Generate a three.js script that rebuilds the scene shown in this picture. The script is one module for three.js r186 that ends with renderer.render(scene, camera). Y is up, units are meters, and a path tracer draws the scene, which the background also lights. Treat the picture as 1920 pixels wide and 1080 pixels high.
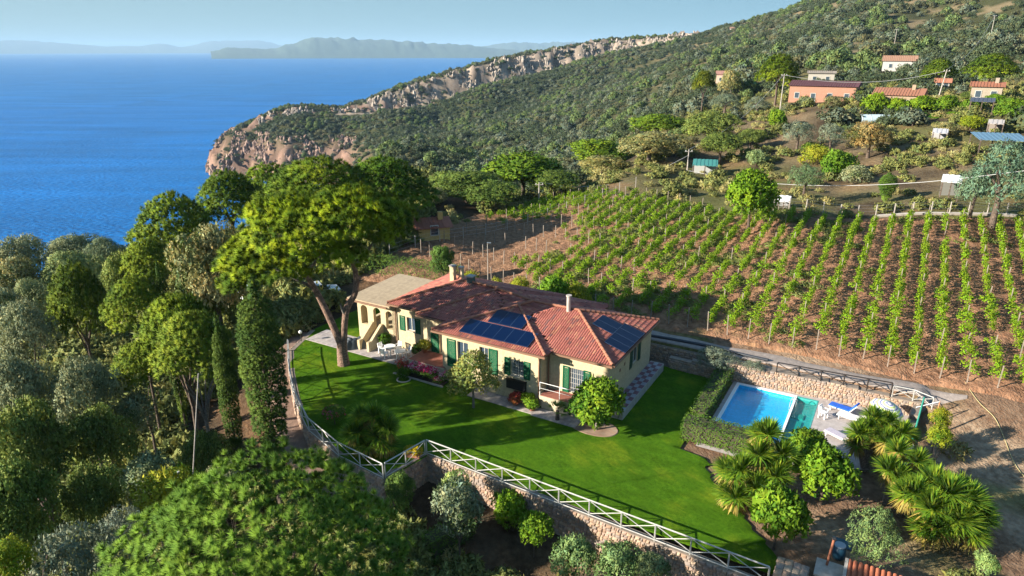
import * as THREE from 'three';
import { mergeGeometries } from 'three/addons/utils/BufferGeometryUtils.js';
import { createNoise2D, createNoise3D } from 'simplex-noise';

// ---------------------------------------------------------------- camera, sky, sun, exposure
const scene = new THREE.Scene();
const PITCH = 19.3 * Math.PI / 180, FOCAL = 1280, EYE = 24;          // eye height above the lawn
const camera = new THREE.PerspectiveCamera(2 * Math.atan(540 / FOCAL) * 180 / Math.PI, 16 / 9, 0.5, 60000);
camera.position.set(0, EYE, 0);
camera.lookAt(0, EYE - Math.sin(PITCH), -Math.cos(PITCH));
const renderer = new THREE.WebGLRenderer({ antialias: true });
renderer.toneMapping = THREE.LinearToneMapping;
renderer.toneMappingExposure = 2.9;
renderer.shadowMap.enabled = true;
const SUN_EL = 22 * Math.PI / 180, SUN_DIR = new THREE.Vector3(-Math.cos(SUN_EL), Math.sin(SUN_EL), 0.08).normalize();
const sun = new THREE.DirectionalLight(new THREE.Color(1.0, 0.91, 0.76), 5.0);
sun.position.copy(SUN_DIR).multiplyScalar(300); sun.target.position.set(0, 0, -60);
sun.castShadow = true; sun.shadow.mapSize.set(4096, 4096);
Object.assign(sun.shadow.camera, { left: -160, right: 160, top: 160, bottom: -160, near: 10, far: 700 });
scene.add(sun, sun.target);
{ // clear evening sky: pale towards the sun and the horizon, deeper blue overhead
  const W = 512, H = 256, d = new Float32Array(W * H * 4), sh = new THREE.Vector3(SUN_DIR.x, 0, SUN_DIR.z).normalize();
  for (let j = 0; j < H; j++) for (let i = 0; i < W; i++) {
    const el = ((j + .5) / H - .5) * Math.PI, az = ((i + .5) / W - .5) * 2 * Math.PI, e = Math.max(0, el);
    const c = Math.cos(az) * sh.x + Math.sin(az) * sh.z, near = Math.pow(.5 + .5 * c, 1.0);      // 1 towards the sun
    const h = Math.exp(-e / .30), o = (j * W + i) * 4;
    const lo = [.070 + .108 * near, .158 + .082 * near, .208 + .030 * near], hi = [.060, .122, .212];
    for (let k = 0; k < 3; k++) d[o + k] = hi[k] + (lo[k] - hi[k]) * h;
    d[o + 3] = 1;
  }
  const t = new THREE.DataTexture(d, W, H, THREE.RGBAFormat, THREE.FloatType);
  t.mapping = THREE.EquirectangularReflectionMapping; t.magFilter = THREE.LinearFilter; t.needsUpdate = true;
  scene.background = t; scene.environment = t;
}
scene.fog = new THREE.FogExp2(new THREE.Color(.46, .71, 1.0), 0.000055);

// ---------------------------------------------------------------- helpers
let seed = 7;
const srand = (s) => { seed = s >>> 0; };
const R = () => { seed = (seed + 0x6d2b79f5) | 0; let t = Math.imul(seed ^ (seed >>> 15), 1 | seed); t = (t + Math.imul(t ^ (t >>> 7), 61 | t)) ^ t; return ((t ^ (t >>> 14)) >>> 0) / 4294967296; };
const rr = (a, b) => a + (b - a) * R(), pick = (a) => a[Math.floor(R() * a.length)];
const n2 = createNoise2D(() => { srand(11 + seed % 5); return R(); }), n3 = createNoise3D(R);
srand(7);
const clamp = THREE.MathUtils.clamp, lerp = THREE.MathUtils.lerp, sstep = (x, a, b) => { const t = clamp((x - a) / (b - a), 0, 1); return t * t * (3 - 2 * t); };
const fbm = (x, z, o = 4) => { let s = 0, a = .5, f = 1; for (let i = 0; i < o; i++) { s += a * n2(x * f, z * f); a *= .5; f *= 2.03; } return s; };
const V = (x, y, z) => new THREE.Vector3(x, y, z), C = (r, g, b) => new THREE.Color().setRGB(r, g, b);

const used = {};
const numbered = (n) => { const k = used[n] = (used[n] ?? -1) + 1; return k ? n + '_' + String(k).padStart(3, '0') : n; };
function tag(o, label, category, group, kind) {
  if (label) o.userData.label = label;
  if (category) o.userData.category = category;
  if (group) o.userData.group = group;
  if (kind) o.userData.kind = kind;
  return o;
}
function thing(name, label, category, p = V(0, 0, 0), turn = 0, group) {
  const o = new THREE.Group(); o.name = numbered(name); o.position.copy(p); o.rotation.y = turn; scene.add(o);
  return tag(o, label, category, group);
}
function mesh(name, g, m, parent) {
  const o = new THREE.Mesh(g, m); o.castShadow = o.receiveShadow = true;
  o.name = parent ? name : numbered(name); (parent ?? scene).add(o); return o;
}
const struct = (name, g, m) => tag(mesh(name, g, m), null, null, null, 'structure');
const stuff = (o) => tag(o, null, null, null, 'stuff');
function copy(o, p, turn = 0, s, label) {                                  // a copy of a thing with all its parts
  const c = o.clone(); c.name = numbered(o.name.replace(/_\d+$/, '')); c.userData = { ...o.userData };
  if (p) c.position.copy(p); c.rotation.y = turn; if (s) c.scale.set(...[].concat(s).length === 3 ? s : [s, s, s]);
  if (label) c.userData.label = label; scene.add(c); return c;
}
// calibrated view rays: a pixel of the photograph to the point at a height, or at a horizontal distance
function ray(px, py) { const a = (px - 960) / FOCAL, b = (540 - py) / FOCAL, c = Math.cos(PITCH), s = Math.sin(PITCH); return V(a, b * c - s, -c - b * s); }
function onY(px, py, y = 0) { const d = ray(px, py); return d.multiplyScalar((y - EYE) / d.y).add(V(0, EYE, 0)); }
function atD(px, py, D) { const d = ray(px, py); return d.multiplyScalar(D / Math.hypot(d.x, d.z)).add(V(0, EYE, 0)); }
// the house's own axes: u along its front, v towards the back
const TURN = -Math.PI / 6, HO = V(6.86, 0, -41.44), CU = Math.cos(Math.PI / 6), SU = .5;
const HU = (u, y, v) => V(HO.x + u * CU + v * SU, y, HO.z + u * SU - v * CU);
const toUV = (x, z) => { const a = x - HO.x, b = z - HO.z; return [a * CU + b * SU, a * SU - b * CU]; };

// geometry: boxes, bars, tubes, prisms; uv in metres
function metreUV(g, k = 1) {
  if (g.index) g = g.toNonIndexed();
  const p = g.attributes.position, n = p.count, uv = new Float32Array(n * 2), a = V(), b = V(), c = V();
  for (let i = 0; i < n; i += 3) {
    a.fromBufferAttribute(p, i); b.fromBufferAttribute(p, i + 1); c.fromBufferAttribute(p, i + 2);
    const f = b.clone().sub(a).cross(c.clone().sub(a)), x = Math.abs(f.x), y = Math.abs(f.y), z = Math.abs(f.z);
    [a, b, c].forEach((q, j) => { const o = (i + j) * 2; if (y >= x && y >= z) { uv[o] = q.x * k; uv[o + 1] = q.z * k; } else if (x >= z) { uv[o] = q.z * k; uv[o + 1] = q.y * k; } else { uv[o] = q.x * k; uv[o + 1] = q.y * k; } });
  }
  g.setAttribute('uv', new THREE.BufferAttribute(uv, 2)); return g;
}
const strip = (g) => { for (const k of Object.keys(g.attributes)) if (!['position', 'normal', 'uv', 'color'].includes(k)) g.deleteAttribute(k); return g; };
const merge = (list) => mergeGeometries(list.map((g) => strip(g.index ? g.toNonIndexed() : g)), false);
const box = (w, h, d, x = 0, y = 0, z = 0, ry = 0) => { const g = new THREE.BoxGeometry(w, h, d); if (ry) g.rotateY(ry); g.translate(x, y, z); return metreUV(g); };
const span = (x0, x1, y0, y1, z0, z1) => box(x1 - x0, y1 - y0, Math.abs(z1 - z0), (x0 + x1) / 2, (y0 + y1) / 2, (z0 + z1) / 2);
function bar(a, b, w, h = w, round = 0) {                                   // a straight bar from a to b
  const L = a.distanceTo(b), g = round ? new THREE.CylinderGeometry(h / 2, w / 2, L, round) : new THREE.BoxGeometry(w, L, h);
  const q = new THREE.Quaternion().setFromUnitVectors(V(0, 1, 0), b.clone().sub(a).normalize());
  g.applyQuaternion(q); g.translate((a.x + b.x) / 2, (a.y + b.y) / 2, (a.z + b.z) / 2); return metreUV(g);
}
function limb(pts, rad, seg = 7) {                                          // a tapered, bent trunk or limb
  const c = new THREE.CatmullRomCurve3(pts), N = Math.max(4, pts.length * 4), fr = c.computeFrenetFrames(N), P = [], U = [], I = [];
  for (let i = 0; i <= N; i++) {
    const t = i / N, p = c.getPoint(t), k = t * (rad.length - 1), f = Math.min(rad.length - 2, Math.floor(k)), r = lerp(rad[f], rad[f + 1], k - f);
    for (let j = 0; j <= seg; j++) { const a = j / seg * Math.PI * 2, q = p.clone().addScaledVector(fr.normals[i], Math.cos(a) * r).addScaledVector(fr.binormals[i], Math.sin(a) * r); P.push(q.x, q.y, q.z); U.push(j / seg * 1.5, t * 6); }
  }
  for (let i = 0; i < N; i++) for (let j = 0; j < seg; j++) { const a = i * (seg + 1) + j, b = a + seg + 1; I.push(a, b, a + 1, b, b + 1, a + 1); }
  const g = new THREE.BufferGeometry(); g.setAttribute('position', new THREE.Float32BufferAttribute(P, 3)); g.setAttribute('uv', new THREE.Float32BufferAttribute(U, 2)); g.setIndex(I); g.computeVertexNormals(); return g;
}
function tube(pts, r, seg = 5, n = 24) { return new THREE.TubeGeometry(new THREE.CatmullRomCurve3(pts), n, r, seg); }
function sag(a, b, drop, r, n = 20) { const m = a.clone().lerp(b, .5); m.y -= drop; return tube([a, a.clone().lerp(b, .25).setY(lerp(a.y, b.y, .25) - drop * .75), m, a.clone().lerp(b, .75).setY(lerp(a.y, b.y, .75) - drop * .75), b], r, 4, n); }
function grid(nu, nv, fn) {                                                 // a sheet: fn(i, j) -> [x, y, z, r, g, b, u, v]
  const P = [], K = [], U = [], I = [];
  for (let j = 0; j <= nv; j++) for (let i = 0; i <= nu; i++) { const a = fn(i, j); P.push(a[0], a[1], a[2]); K.push(a[3] ?? 1, a[4] ?? 1, a[5] ?? 1); U.push(a[6] ?? a[0], a[7] ?? a[2]); }
  for (let j = 0; j < nv; j++) for (let i = 0; i < nu; i++) { const a = j * (nu + 1) + i, b = a + nu + 1; I.push(a, a + 1, b, b, a + 1, b + 1); }
  const g = new THREE.BufferGeometry(); g.setAttribute('position', new THREE.Float32BufferAttribute(P, 3)); g.setAttribute('color', new THREE.Float32BufferAttribute(K, 3)); g.setAttribute('uv', new THREE.Float32BufferAttribute(U, 2)); g.setIndex(I); g.computeVertexNormals(); return g;
}

// ---------------------------------------------------------------- textures: grain and relief only
function noiseTex(size, metres, fn, color = false, ch = 1) {               // fn(x, y in 0..1) -> value or [r, g, b] in 0..1, tiling by construction
  const d = new Uint8Array(size * size * 4);
  for (let j = 0; j < size; j++) for (let i = 0; i < size; i++) { const v = fn(i / size, j / size), o = (j * size + i) * 4, a = v.length ? v : [v, v, v]; for (let k = 0; k < 3; k++) d[o + k] = clamp(a[k], 0, 1) * 255; d[o + 3] = 255; }
  const t = new THREE.DataTexture(d, size, size); t.wrapS = t.wrapT = THREE.RepeatWrapping; t.magFilter = THREE.LinearFilter; if (color) t.colorSpace = THREE.SRGBColorSpace;
  t.repeat.set(1 / metres, 1 / metres); t.needsUpdate = true; return t;
}
const n4 = (() => { const f = createNoise3D(R); return (x, y, s) => { // tiling noise on a torus folded into 3-D blends
  const a = f(x * s, y * s, 1.3), b = f((x - 1) * s, y * s, 1.3), c = f(x * s, (y - 1) * s, 1.3), e = f((x - 1) * s, (y - 1) * s, 1.3), u = x * x * (3 - 2 * x), v = y * y * (3 - 2 * y); return lerp(lerp(a, b, u), lerp(c, e, u), v) * 1.15; }; })();
const tn = (x, y, s, o = 4) => { let r = 0, a = .5; for (let i = 0; i < o; i++) { r += a * n4(x, y, s); s *= 2.1; a *= .55; } return r; };
const T = {
  plaster: noiseTex(256, 1.6, (x, y) => .88 + .10 * tn(x, y, 6) + .05 * tn(x, y, 30, 2), true),
  plasterB: noiseTex(256, 1.1, (x, y) => .5 + .4 * tn(x, y, 24, 4)),
  soil: noiseTex(512, 5, (x, y) => { const a = tn(x, y, 8, 6), b = tn(x + .37, y, 22, 3); return [.82 + .24 * a + .06 * b, .80 + .26 * a, .78 + .26 * a - .04 * b]; }, true),
  soilB: noiseTex(512, 3.2, (x, y) => .5 + .5 * tn(x, y, 14, 6)),
  grass: noiseTex(512, 3, (x, y) => { const a = tn(x, y, 10, 4), b = tn(x, y + .3, 60, 3); return [.80 + .16 * a + .22 * b, .84 + .12 * a + .2 * b, .78 + .1 * a + .2 * b]; }, true),
  grassB: noiseTex(512, 1.5, (x, y) => .5 + .6 * tn(x, y, 60, 3)),
  rock: noiseTex(512, 14, (x, y) => { const a = tn(x, y, 6, 6), b = tn(x, y * .25, 14, 4); return .80 + .30 * a + .18 * b; }, true),
  rockB: noiseTex(512, 9, (x, y) => .5 + .5 * tn(x, y, 8, 6)),
  conc: noiseTex(256, 2.5, (x, y) => .86 + .12 * tn(x, y, 5, 5), true),
  stone: noiseTex(256, .9, (x, y) => .84 + .22 * tn(x, y, 7, 5), true),
  bark: noiseTex(256, 1, (x, y) => .72 + .5 * tn(x, y * .3, 14, 4), true),
  barkB: noiseTex(256, 1, (x, y) => .5 + .6 * tn(x, y * .3, 18, 4)),
  wood: noiseTex(256, .8, (x, y) => .86 + .14 * tn(x, y * .15, 22, 4), true),
  sea: noiseTex(1024, 160, (x, y) => .5 + .26 * n4(x * .22 + y * .04, y, 46) + .22 * n4(x * .3 - y * .05, y, 90) + .10 * tn(x, y, 120, 2)),
  seaC: noiseTex(512, 900, (x, y) => .84 + .13 * tn(x * .18, y, 14, 4), true),
  pool: noiseTex(256, 3, (x, y) => .5 + .5 * tn(x, y, 7, 3)),
};
function M(r, g, b, rough = .85, o = {}) {
  const { tr, ...rest } = o, K = rest.ior || rest.transmission !== undefined || rest.clearcoat || rest.specularIntensity !== undefined || rest.thickness !== undefined ? THREE.MeshPhysicalMaterial : THREE.MeshStandardMaterial;
  return new K({ color: C(r, g, b), roughness: rough, ...rest });
}
const MT = {
  plaster: M(.62, .51, .325, .92, { map: T.plaster, bumpMap: T.plasterB, bumpScale: .004 }),
  plasterPale: M(.62, .53, .38, .92, { map: T.plaster, bumpMap: T.plasterB, bumpScale: .004 }),
  white: M(.56, .55, .52, .7, { map: T.wood }), whitePlastic: M(.82, .82, .82, .4),
  green: M(.006, .115, .05, .7, { map: T.wood, specularIntensity: .3 }), wood: M(.35, .17, .07, .7, { map: T.wood }),
  darkIron: M(.035, .028, .025, .5), steel: M(.5, .5, .5, .35, { metalness: .8 }),
  glass: M(.05, .07, .09, .06, { metalness: 0, specularIntensity: 1 }),
  curtain: M(.7, .72, .78, .9), conc: M(.46, .41, .36, .9, { map: T.conc }), concPale: M(.52, .47, .42, .9, { map: T.conc }),
  paver: M(.52, .46, .44, .9, { map: T.conc, bumpMap: T.plasterB, bumpScale: .003 }), terracottaFloor: M(.36, .13, .09, .75, { map: T.conc }),
  gutter: M(.20, .11, .07, .5), dark: M(.012, .012, .012, .9),
  bark: M(.20, .145, .11, .95, { map: T.bark, bumpMap: T.barkB, bumpScale: .02 }), barkPine: M(.46, .29, .215, .95, { map: T.bark, bumpMap: T.barkB, bumpScale: .03 }), barkPale: M(.34, .30, .26, .95, { map: T.bark, bumpMap: T.barkB, bumpScale: .015 }),
};

// ---------------------------------------------------------------- terrain
const SEA = -98;
// control points: pixel, horizontal distance -> azimuth, log distance, height; a thin-plate spline joins them
const CP = [];
const cp = (px, py, D, dy = 0) => { const p = atD(px, py, D); CP.push([Math.atan2(p.x, -p.z), Math.log(D), p.y + dy]); };
const cw = (az, D, y) => CP.push([az, Math.log(D), y]);
// foreground and the villa's plot (outside the retaining walls)
for (const [x, z, y] of [[-8, -26, -3], [2, -28, -2.6], [10, -22, -2.2], [16, -24, -1.2], [24, -26, -.8], [-16, -30, -3.6], [-14, -40, -2.4], [-20, -50, -1.6], [-22, -58, -.6], [-26, -66, 0], [-12, -64, 0], [-2, -62, .4], [-27, -44, -3.8], [-34, -60, -4.2], [-24, -28, -4.6], [30, -34, -.2], [26, -40, .5], [-45, -75, -5], [-34, -85, -2], [-20, -80, 0]]) cw(Math.atan2(x, -z), Math.hypot(x, z), y);
// vineyard and road, in the house's axes
for (const [u, v, y] of [[-28, 14, .7], [-14, 14, 1.1], [0, 14, 1.55], [12, 14, 1.65], [23, 14, 1.6], [34, 12, 1.6], [-30, 32, 1.3], [-12, 30, 2.6], [4, 30, 3.7], [20, 32, 3.6], [34, 32, 3.4], [-28, 54, 2.4], [-12, 48, 4.2], [4, 46, 6], [17, 49, 6], [28, 53, 6], [40, 56, 6.2]]) { const p = HU(u, y, v); cw(Math.atan2(p.x, -p.z), Math.hypot(p.x, p.z), y); }
// terraces and hillside to the right
for (const a of [[1560, 360, 104], [1750, 350, 104], [1900, 340, 106], [1500, 310, 120], [1330, 325, 118], [1650, 275, 128], [1850, 270, 128], [1600, 225, 148], [1800, 225, 142], [1520, 192, 168], [1700, 196, 160], [1880, 190, 158],
  [1420, 190, 200], [1300, 200, 230], [1250, 260, 150], [1180, 310, 125], [1500, 135, 260], [1700, 140, 250], [1880, 140, 240], [1650, 75, 380], [1850, 85, 340], [1400, 110, 430], [1750, 20, 520], [1600, 50, 480], [1900, 10, 480], [1450, 70, 620], [1300, 110, 560]]) cp(...a);
// the skyline of the hill and of the cliff ridge
for (const a of [[1920, -110, 700], [1740, -60, 760], [1533, 2, 800], [1440, 36, 850], [1347, 55, 900], [1257, 67, 950], [1140, 76, 980], [1040, 94, 950], [940, 112, 920], [850, 134, 900], [760, 160, 880], [690, 186, 870], [650, 200, 860]]) cp(...a);
// below the cliffs, the wooded valley
for (const a of [[1040, 160, 820], [1140, 130, 830], [1220, 106, 830], [1300, 98, 800], [1280, 120, 720], [950, 178, 800], [1060, 180, 740], [640, 214, 838], [660, 232, 790], [820, 230, 770], [1150, 165, 700], [1000, 210, 650], [880, 250, 600], [760, 270, 560], [1050, 260, 420], [1170, 230, 380], [900, 300, 400], [1000, 320, 300], [860, 335, 280], [1100, 300, 260], [960, 370, 190], [820, 360, 200], [1080, 345, 150], [700, 345, 300], [690, 330, 450]]) cp(...a);
// the headland: crest and its seaward slope
for (const a of [[620, 206, 850], [560, 200, 850], [500, 212, 850], [455, 245, 830], [425, 280, 800], [600, 235, 800], [530, 245, 800], [640, 240, 780], [620, 268, 755], [660, 285, 720], [600, 290, 750]]) cp(...a);
for (const [px, D, y] of [[395, 780, -97], [440, 756, -97], [520, 752, -94], [590, 735, -96], [640, 690, -92], [370, 860, -130], [330, 800, -135], [420, 700, -125], [560, 640, -104], [620, 560, -96], [480, 900, -90]]) { const p = atD(px, 300, D); cw(Math.atan2(p.x, -p.z), D, y); }
// back of the ridge falls to the sea
for (const [px, D, y] of [[650, 960, -110], [760, 1000, -105], [900, 1060, -100], [1060, 1120, -80], [1250, 1150, -50], [1500, 1100, 0], [1900, 1000, 60]]) { const p = atD(px, 300, D); cw(Math.atan2(p.x, -p.z), D, y); }
// the slope to the left, down to the shore
for (const [px, D, y] of [[60, 55, -4.2], [220, 46, -3.4], [300, 50, -3.4], [90, 40, -4.4], [300, 34, -4], [150, 28, -4.6], [40, 80, -5.5], [200, 85, -4.5], [40, 108, -8], [200, 115, -7], [330, 100, -4], [420, 110, -5], [560, 110, -5]]) { const p = atD(px, 300, D); cw(Math.atan2(p.x, -p.z), D, y); }
for (const [px, D, y] of [[0, 150, -30], [200, 160, -30], [400, 165, -26], [560, 170, -20], [680, 165, -12], [0, 230, -75], [200, 240, -78], [400, 250, -80], [560, 260, -75], [690, 260, -60], [100, 380, -130], [350, 400, -130], [550, 420, -118]]) { const p = atD(px, 300, D); cw(Math.atan2(p.x, -p.z), D, y); }
for (const [az, D, y] of [[-1.1, 30, -6], [-1.1, 100, -25], [-1.1, 300, -120], [1.1, 30, 0], [1.1, 100, 9], [1.1, 300, 40], [1.1, 800, 110], [0, 15, -4], [-1.6, 20, -5], [1.6, 20, -1], [-1.1, 900, -140], [-.5, 1100, -140], [.9, 1200, 90]]) cw(az, D, y);
const TPS = (() => {
  const N = CP.length, n = N + 3, KA = 3.2, A = [], P = CP.map(([a, l, y]) => [a * KA, l, y]);
  const phi = (r2) => (r2 < 1e-12 ? 0 : .5 * r2 * Math.log(r2));
  for (let i = 0; i < n; i++) A.push(new Float64Array(n + 1));
  for (let i = 0; i < N; i++) {
    for (let j = 0; j < N; j++) A[i][j] = phi((P[i][0] - P[j][0]) ** 2 + (P[i][1] - P[j][1]) ** 2) + (i === j ? .0015 : 0);
    A[i][N] = A[N][i] = 1; A[i][N + 1] = A[N + 1][i] = P[i][0]; A[i][N + 2] = A[N + 2][i] = P[i][1]; A[i][n] = P[i][2];
  }
  for (let c = 0; c < n; c++) {
    let p = c; for (let r = c + 1; r < n; r++) if (Math.abs(A[r][c]) > Math.abs(A[p][c])) p = r;
    [A[c], A[p]] = [A[p], A[c]];
    for (let r = c + 1; r < n; r++) { const k = A[r][c] / A[c][c]; if (k) for (let q = c; q <= n; q++) A[r][q] -= k * A[c][q]; }
  }
  const w = new Float64Array(n);
  for (let r = n - 1; r >= 0; r--) { let s = A[r][n]; for (let q = r + 1; q < n; q++) s -= A[r][q] * w[q]; w[r] = s / A[r][r]; }
  return (x, z) => { const a = clamp(Math.atan2(x, -z), -1.7, 1.7) * KA, l = Math.log(Math.max(15, Math.hypot(x, z))); let s = w[N] + w[N + 1] * a + w[N + 2] * l; for (let i = 0; i < N; i++) s += w[i] * phi((a - P[i][0]) ** 2 + (l - P[i][1]) ** 2); return s; };
})();
// the garden plot: inside it the ground lies under the lawn, outside it follows the hillside
const leftWall = [[-9.0, -13.4], [-13, -12.9], [-17, -11.6], [-21, -9.0], [-24.5, -6.2], [-27.8, -3.2], [-29.5, 1]];     // u, v of the curved garden wall
const leftU = (v) => { for (let i = 0; i < leftWall.length - 1; i++) { const [u0, v0] = leftWall[i], [u1, v1] = leftWall[i + 1]; if (v <= v1) return lerp(u0, u1, clamp((v - v0) / (v1 - v0), 0, 1)); } return -29.5; };
const WALLV = 10.95;                                                          // the retaining wall between garden and road
const RIDGE = [[450, 246, 828, 262], [480, 222, 838, 244], [515, 207, 846, 228], [560, 200, 850, 216], [640, 200, 862, 214], [690, 184, 870, 213], [760, 157, 880, 206], [850, 130, 900, 184], [940, 107, 920, 155], [1040, 89, 950, 134], [1140, 72, 980, 104], [1257, 64, 955, 82], [1347, 52, 920, 62]].map(([px, py, D, pf]) => { const p = atD(px, py, D), q = atD(px, pf, D - 46); return [Math.atan2(p.x, -p.z), D, p.y, q.y]; });
function cliffAt(x, z) {                                                     // [position across the band under the ridge: 0 at the foot, 1 at the crest; distance past the crest; crest and foot heights; fade]
  const az = Math.atan2(x, -z), D = Math.hypot(x, z), a = RIDGE[0][0], e = RIDGE[RIDGE.length - 1][0]; if (D < 660 || D > 1150 || az < a || az > e) return null;
  let i = 0; while (i < RIDGE.length - 2 && az > RIDGE[i + 1][0]) i++; const [a0, d0, r0, f0] = RIDGE[i], [a1, d1, r1, f1] = RIDGE[i + 1], q = (az - a0) / (a1 - a0), Dr = lerp(d0, d1, q), t = (D - Dr + 46) / 46;
  return { t, past: D - Dr, ry: lerp(r0, r1, q) - 2.5, fy: lerp(f0, f1, q), w: sstep(az, a, a + .06) * sstep(az, e, e - .06) };
}
function ground(x, z) {
  let y = TPS(x, z);
  const D = Math.hypot(x, z), [u, v] = toUV(x, z);
  if (D > 660) { const c = cliffAt(x, z); if (c) { const n = .2 * fbm(x * .045, z * .045, 3), k = c.t < 0 ? lerp(c.fy, y, sstep(-c.t, 0, 3.2)) : c.past < 0 ? lerp(c.fy, c.ry, sstep(c.t + n, .2, .82)) : lerp(c.ry, y, sstep(c.past, 5, 160)); y = lerp(y, k, c.w); } }
  if (D > 500 && y > SEA - 6 && y < SEA + 50) { const f = (y - SEA + 6) / 56; y = SEA - 6 + 56 * lerp(f, Math.pow(f, .5), sstep(D, 500, 700)); }
  if (D > 130) y += sstep(D, 130, 500) * (2.2 * fbm(x * .008, z * .008, 4) + 1.6 * fbm(x * .03, z * .03, 3));
  if (u > -19 && u <= 3.5 && v > -13 && v < WALLV) y = Math.min(y, -.7);
  if (u > -30 && u <= -19 && v > -13 && v < 9) y = Math.min(y, -.5);
  if (u > 3.5 && u < 26 && v > -9.6 && (v < WALLV || u > 18.4) && v < 14) {
    const far = Math.max(sstep(u, 19.5, 26), u > 18.4 ? sstep(v, 5, 13) : 0), out = sstep(v, -9, -9.6);
    y = lerp(lerp(-.16, y, far), y, out); if (u > 6.1 && u < 12.3 && v > .9 && v < 10.4) y = -1.9; else if (u < 8 && v < -5) y = Math.min(y, -.4);
  }
  if (v >= WALLV && v < 14 && u > -18 && u <= 18.4) y = lerp(1.0 + .4 * sstep(u, -14, 2), y, sstep(v, 13.2, 14));
  return y;
}
const gy = (p) => ground(p.x, p.z);
{
  // one sheet in the house's axes, fine near the villa and coarser with distance
  const line = (lo, hi, c0, c1, s0, k) => { const a = []; let x = c0; while (x < c1) { a.push(x); x += s0; } let s = s0; while (x < hi) { a.push(x); s = Math.min(6.5, s * k); x += s; } a.push(hi); x = c0; s = s0; const b = []; while (x > lo) { s = Math.min(6.5, s * k); x -= s; b.push(Math.max(x, lo)); } return [...b.reverse(), ...a]; };
  const us = line(-1250, 1300, -42, 46, .8, 1.03), vs = line(-200, 1350, -32, 10, .8, 1.03).filter((v) => Math.abs(v - WALLV) > .3), at = vs.findIndex((v) => v > WALLV);
  vs.splice(at, 0, WALLV - .02, WALLV + .02);
  const H = vs.map((v) => us.map((u) => { const p = HU(u, 0, v); return [p.x, Math.max(ground(p.x, p.z), SEA - 14), p.z]; }));
  const soil = [.27, .155, .085], dry = [.36, .29, .18], herb = [.13, .15, .05], litter = [.10, .075, .05], cliff = [.52, .43, .36], cliffRed = [.47, .31, .245], scrub = [.085, .095, .04];
  const g = grid(us.length - 1, vs.length - 1, (i, j) => {
    const [x, y0, z] = H[j][i]; let y = y0;
    const a = H[j][Math.max(0, i - 1)], b = H[j][Math.min(us.length - 1, i + 1)], c = H[Math.max(0, j - 1)][i], d = H[Math.min(vs.length - 1, j + 1)][i];
    const sl = Math.hypot((b[1] - a[1]) / Math.max(.1, Math.hypot(b[0] - a[0], b[2] - a[2])), (d[1] - c[1]) / Math.max(.1, Math.hypot(d[0] - c[0], d[2] - c[2])));
    const D = Math.hypot(x, z), az = Math.atan2(x, -z);
    let k = litter.slice(); const mix = (q, t) => { t = clamp(t, 0, 1); for (let e = 0; e < 3; e++) k[e] = lerp(k[e], q[e], t); };
    const f = fbm(x * .02, z * .02, 4), h = fbm(x * .09 + 5, z * .09, 3);
    if (D > 260) { mix(scrub, 1); mix(dry, sstep(f, .1, .3) * .8 * sstep(az, .1, .3)); const ca = cliffAt(x, z), cl = ca ? ca.t : -1, shore = sstep(y0, SEA + 46, SEA + 12) * sstep(D, 560, 680), rk = fbm(x * .03 + 9, z * .03, 4), rock = clamp(Math.max(cl > .12 && cl < .93 ? 1.25 - Math.max(0, rk - .05) * (az < -.2 ? 4 : 2.4) : 0, shore * (1.2 - Math.max(0, rk + .1) * 1.6)), 0, 1); mix(az < -.15 && y0 < -40 ? cliffRed : cliff, rock); if (ca && cl < .08 && cl > -.22 && az > -.25 && az < -.065) k = [.56, .46, .36]; if (rock > .2) { const rid = 1 - Math.abs(fbm(x * .05, z * .05, 4)) * 2.4, st = 1 - Math.abs(n2(x * .09, z * .09)) * 2; y += rock * (4.5 * (rid - .55) + 2.6 * (st - .3) + 3.2 * n2(x * .17, z * .17)) * (shore > cl ? 1.9 : 1); const tone = .38 + .8 * sstep(rk + rid * .3 + .5 * n2(az * 300, y0 * .03) + .5 * n2(x * .35, z * .35), -.45, .6); k = k.map((q) => q * lerp(1, tone, rock)); } }
    else { mix(dry, sstep(az, .0, .25) * (.5 + h)); mix([.17, .19, .065], sstep(az, .05, .3) * sstep(f + .5 * h, -.2, .25) * .85); mix(soil, sstep(h, .1, .5) * .6); }
    const [u, v] = toUV(x, z);
    if (u > 3 && u < 45 && v > -16 && v < 14) { mix([.36, .235, .16], .9); mix([.50, .38, .27], sstep(h + .3 * f, -.05, .35) * .8); mix([.24, .25, .09], sstep(fbm(x * .12 + 3, z * .12, 3), .05, .3) * sstep(u, 14, 22) * .7); }
    if (y0 < SEA + 2.5) mix([.42, .30, .22], .8);
    const t = .86 + .2 * h; return [x, y, z, k[0] * t, k[1] * t, k[2] * t, x, z];
  });
  struct('ground', g, M(1, 1, 1, .97, { specularIntensity: .2, vertexColors: true, map: T.soil, bumpMap: T.soilB, bumpScale: .08 }));
}
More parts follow.
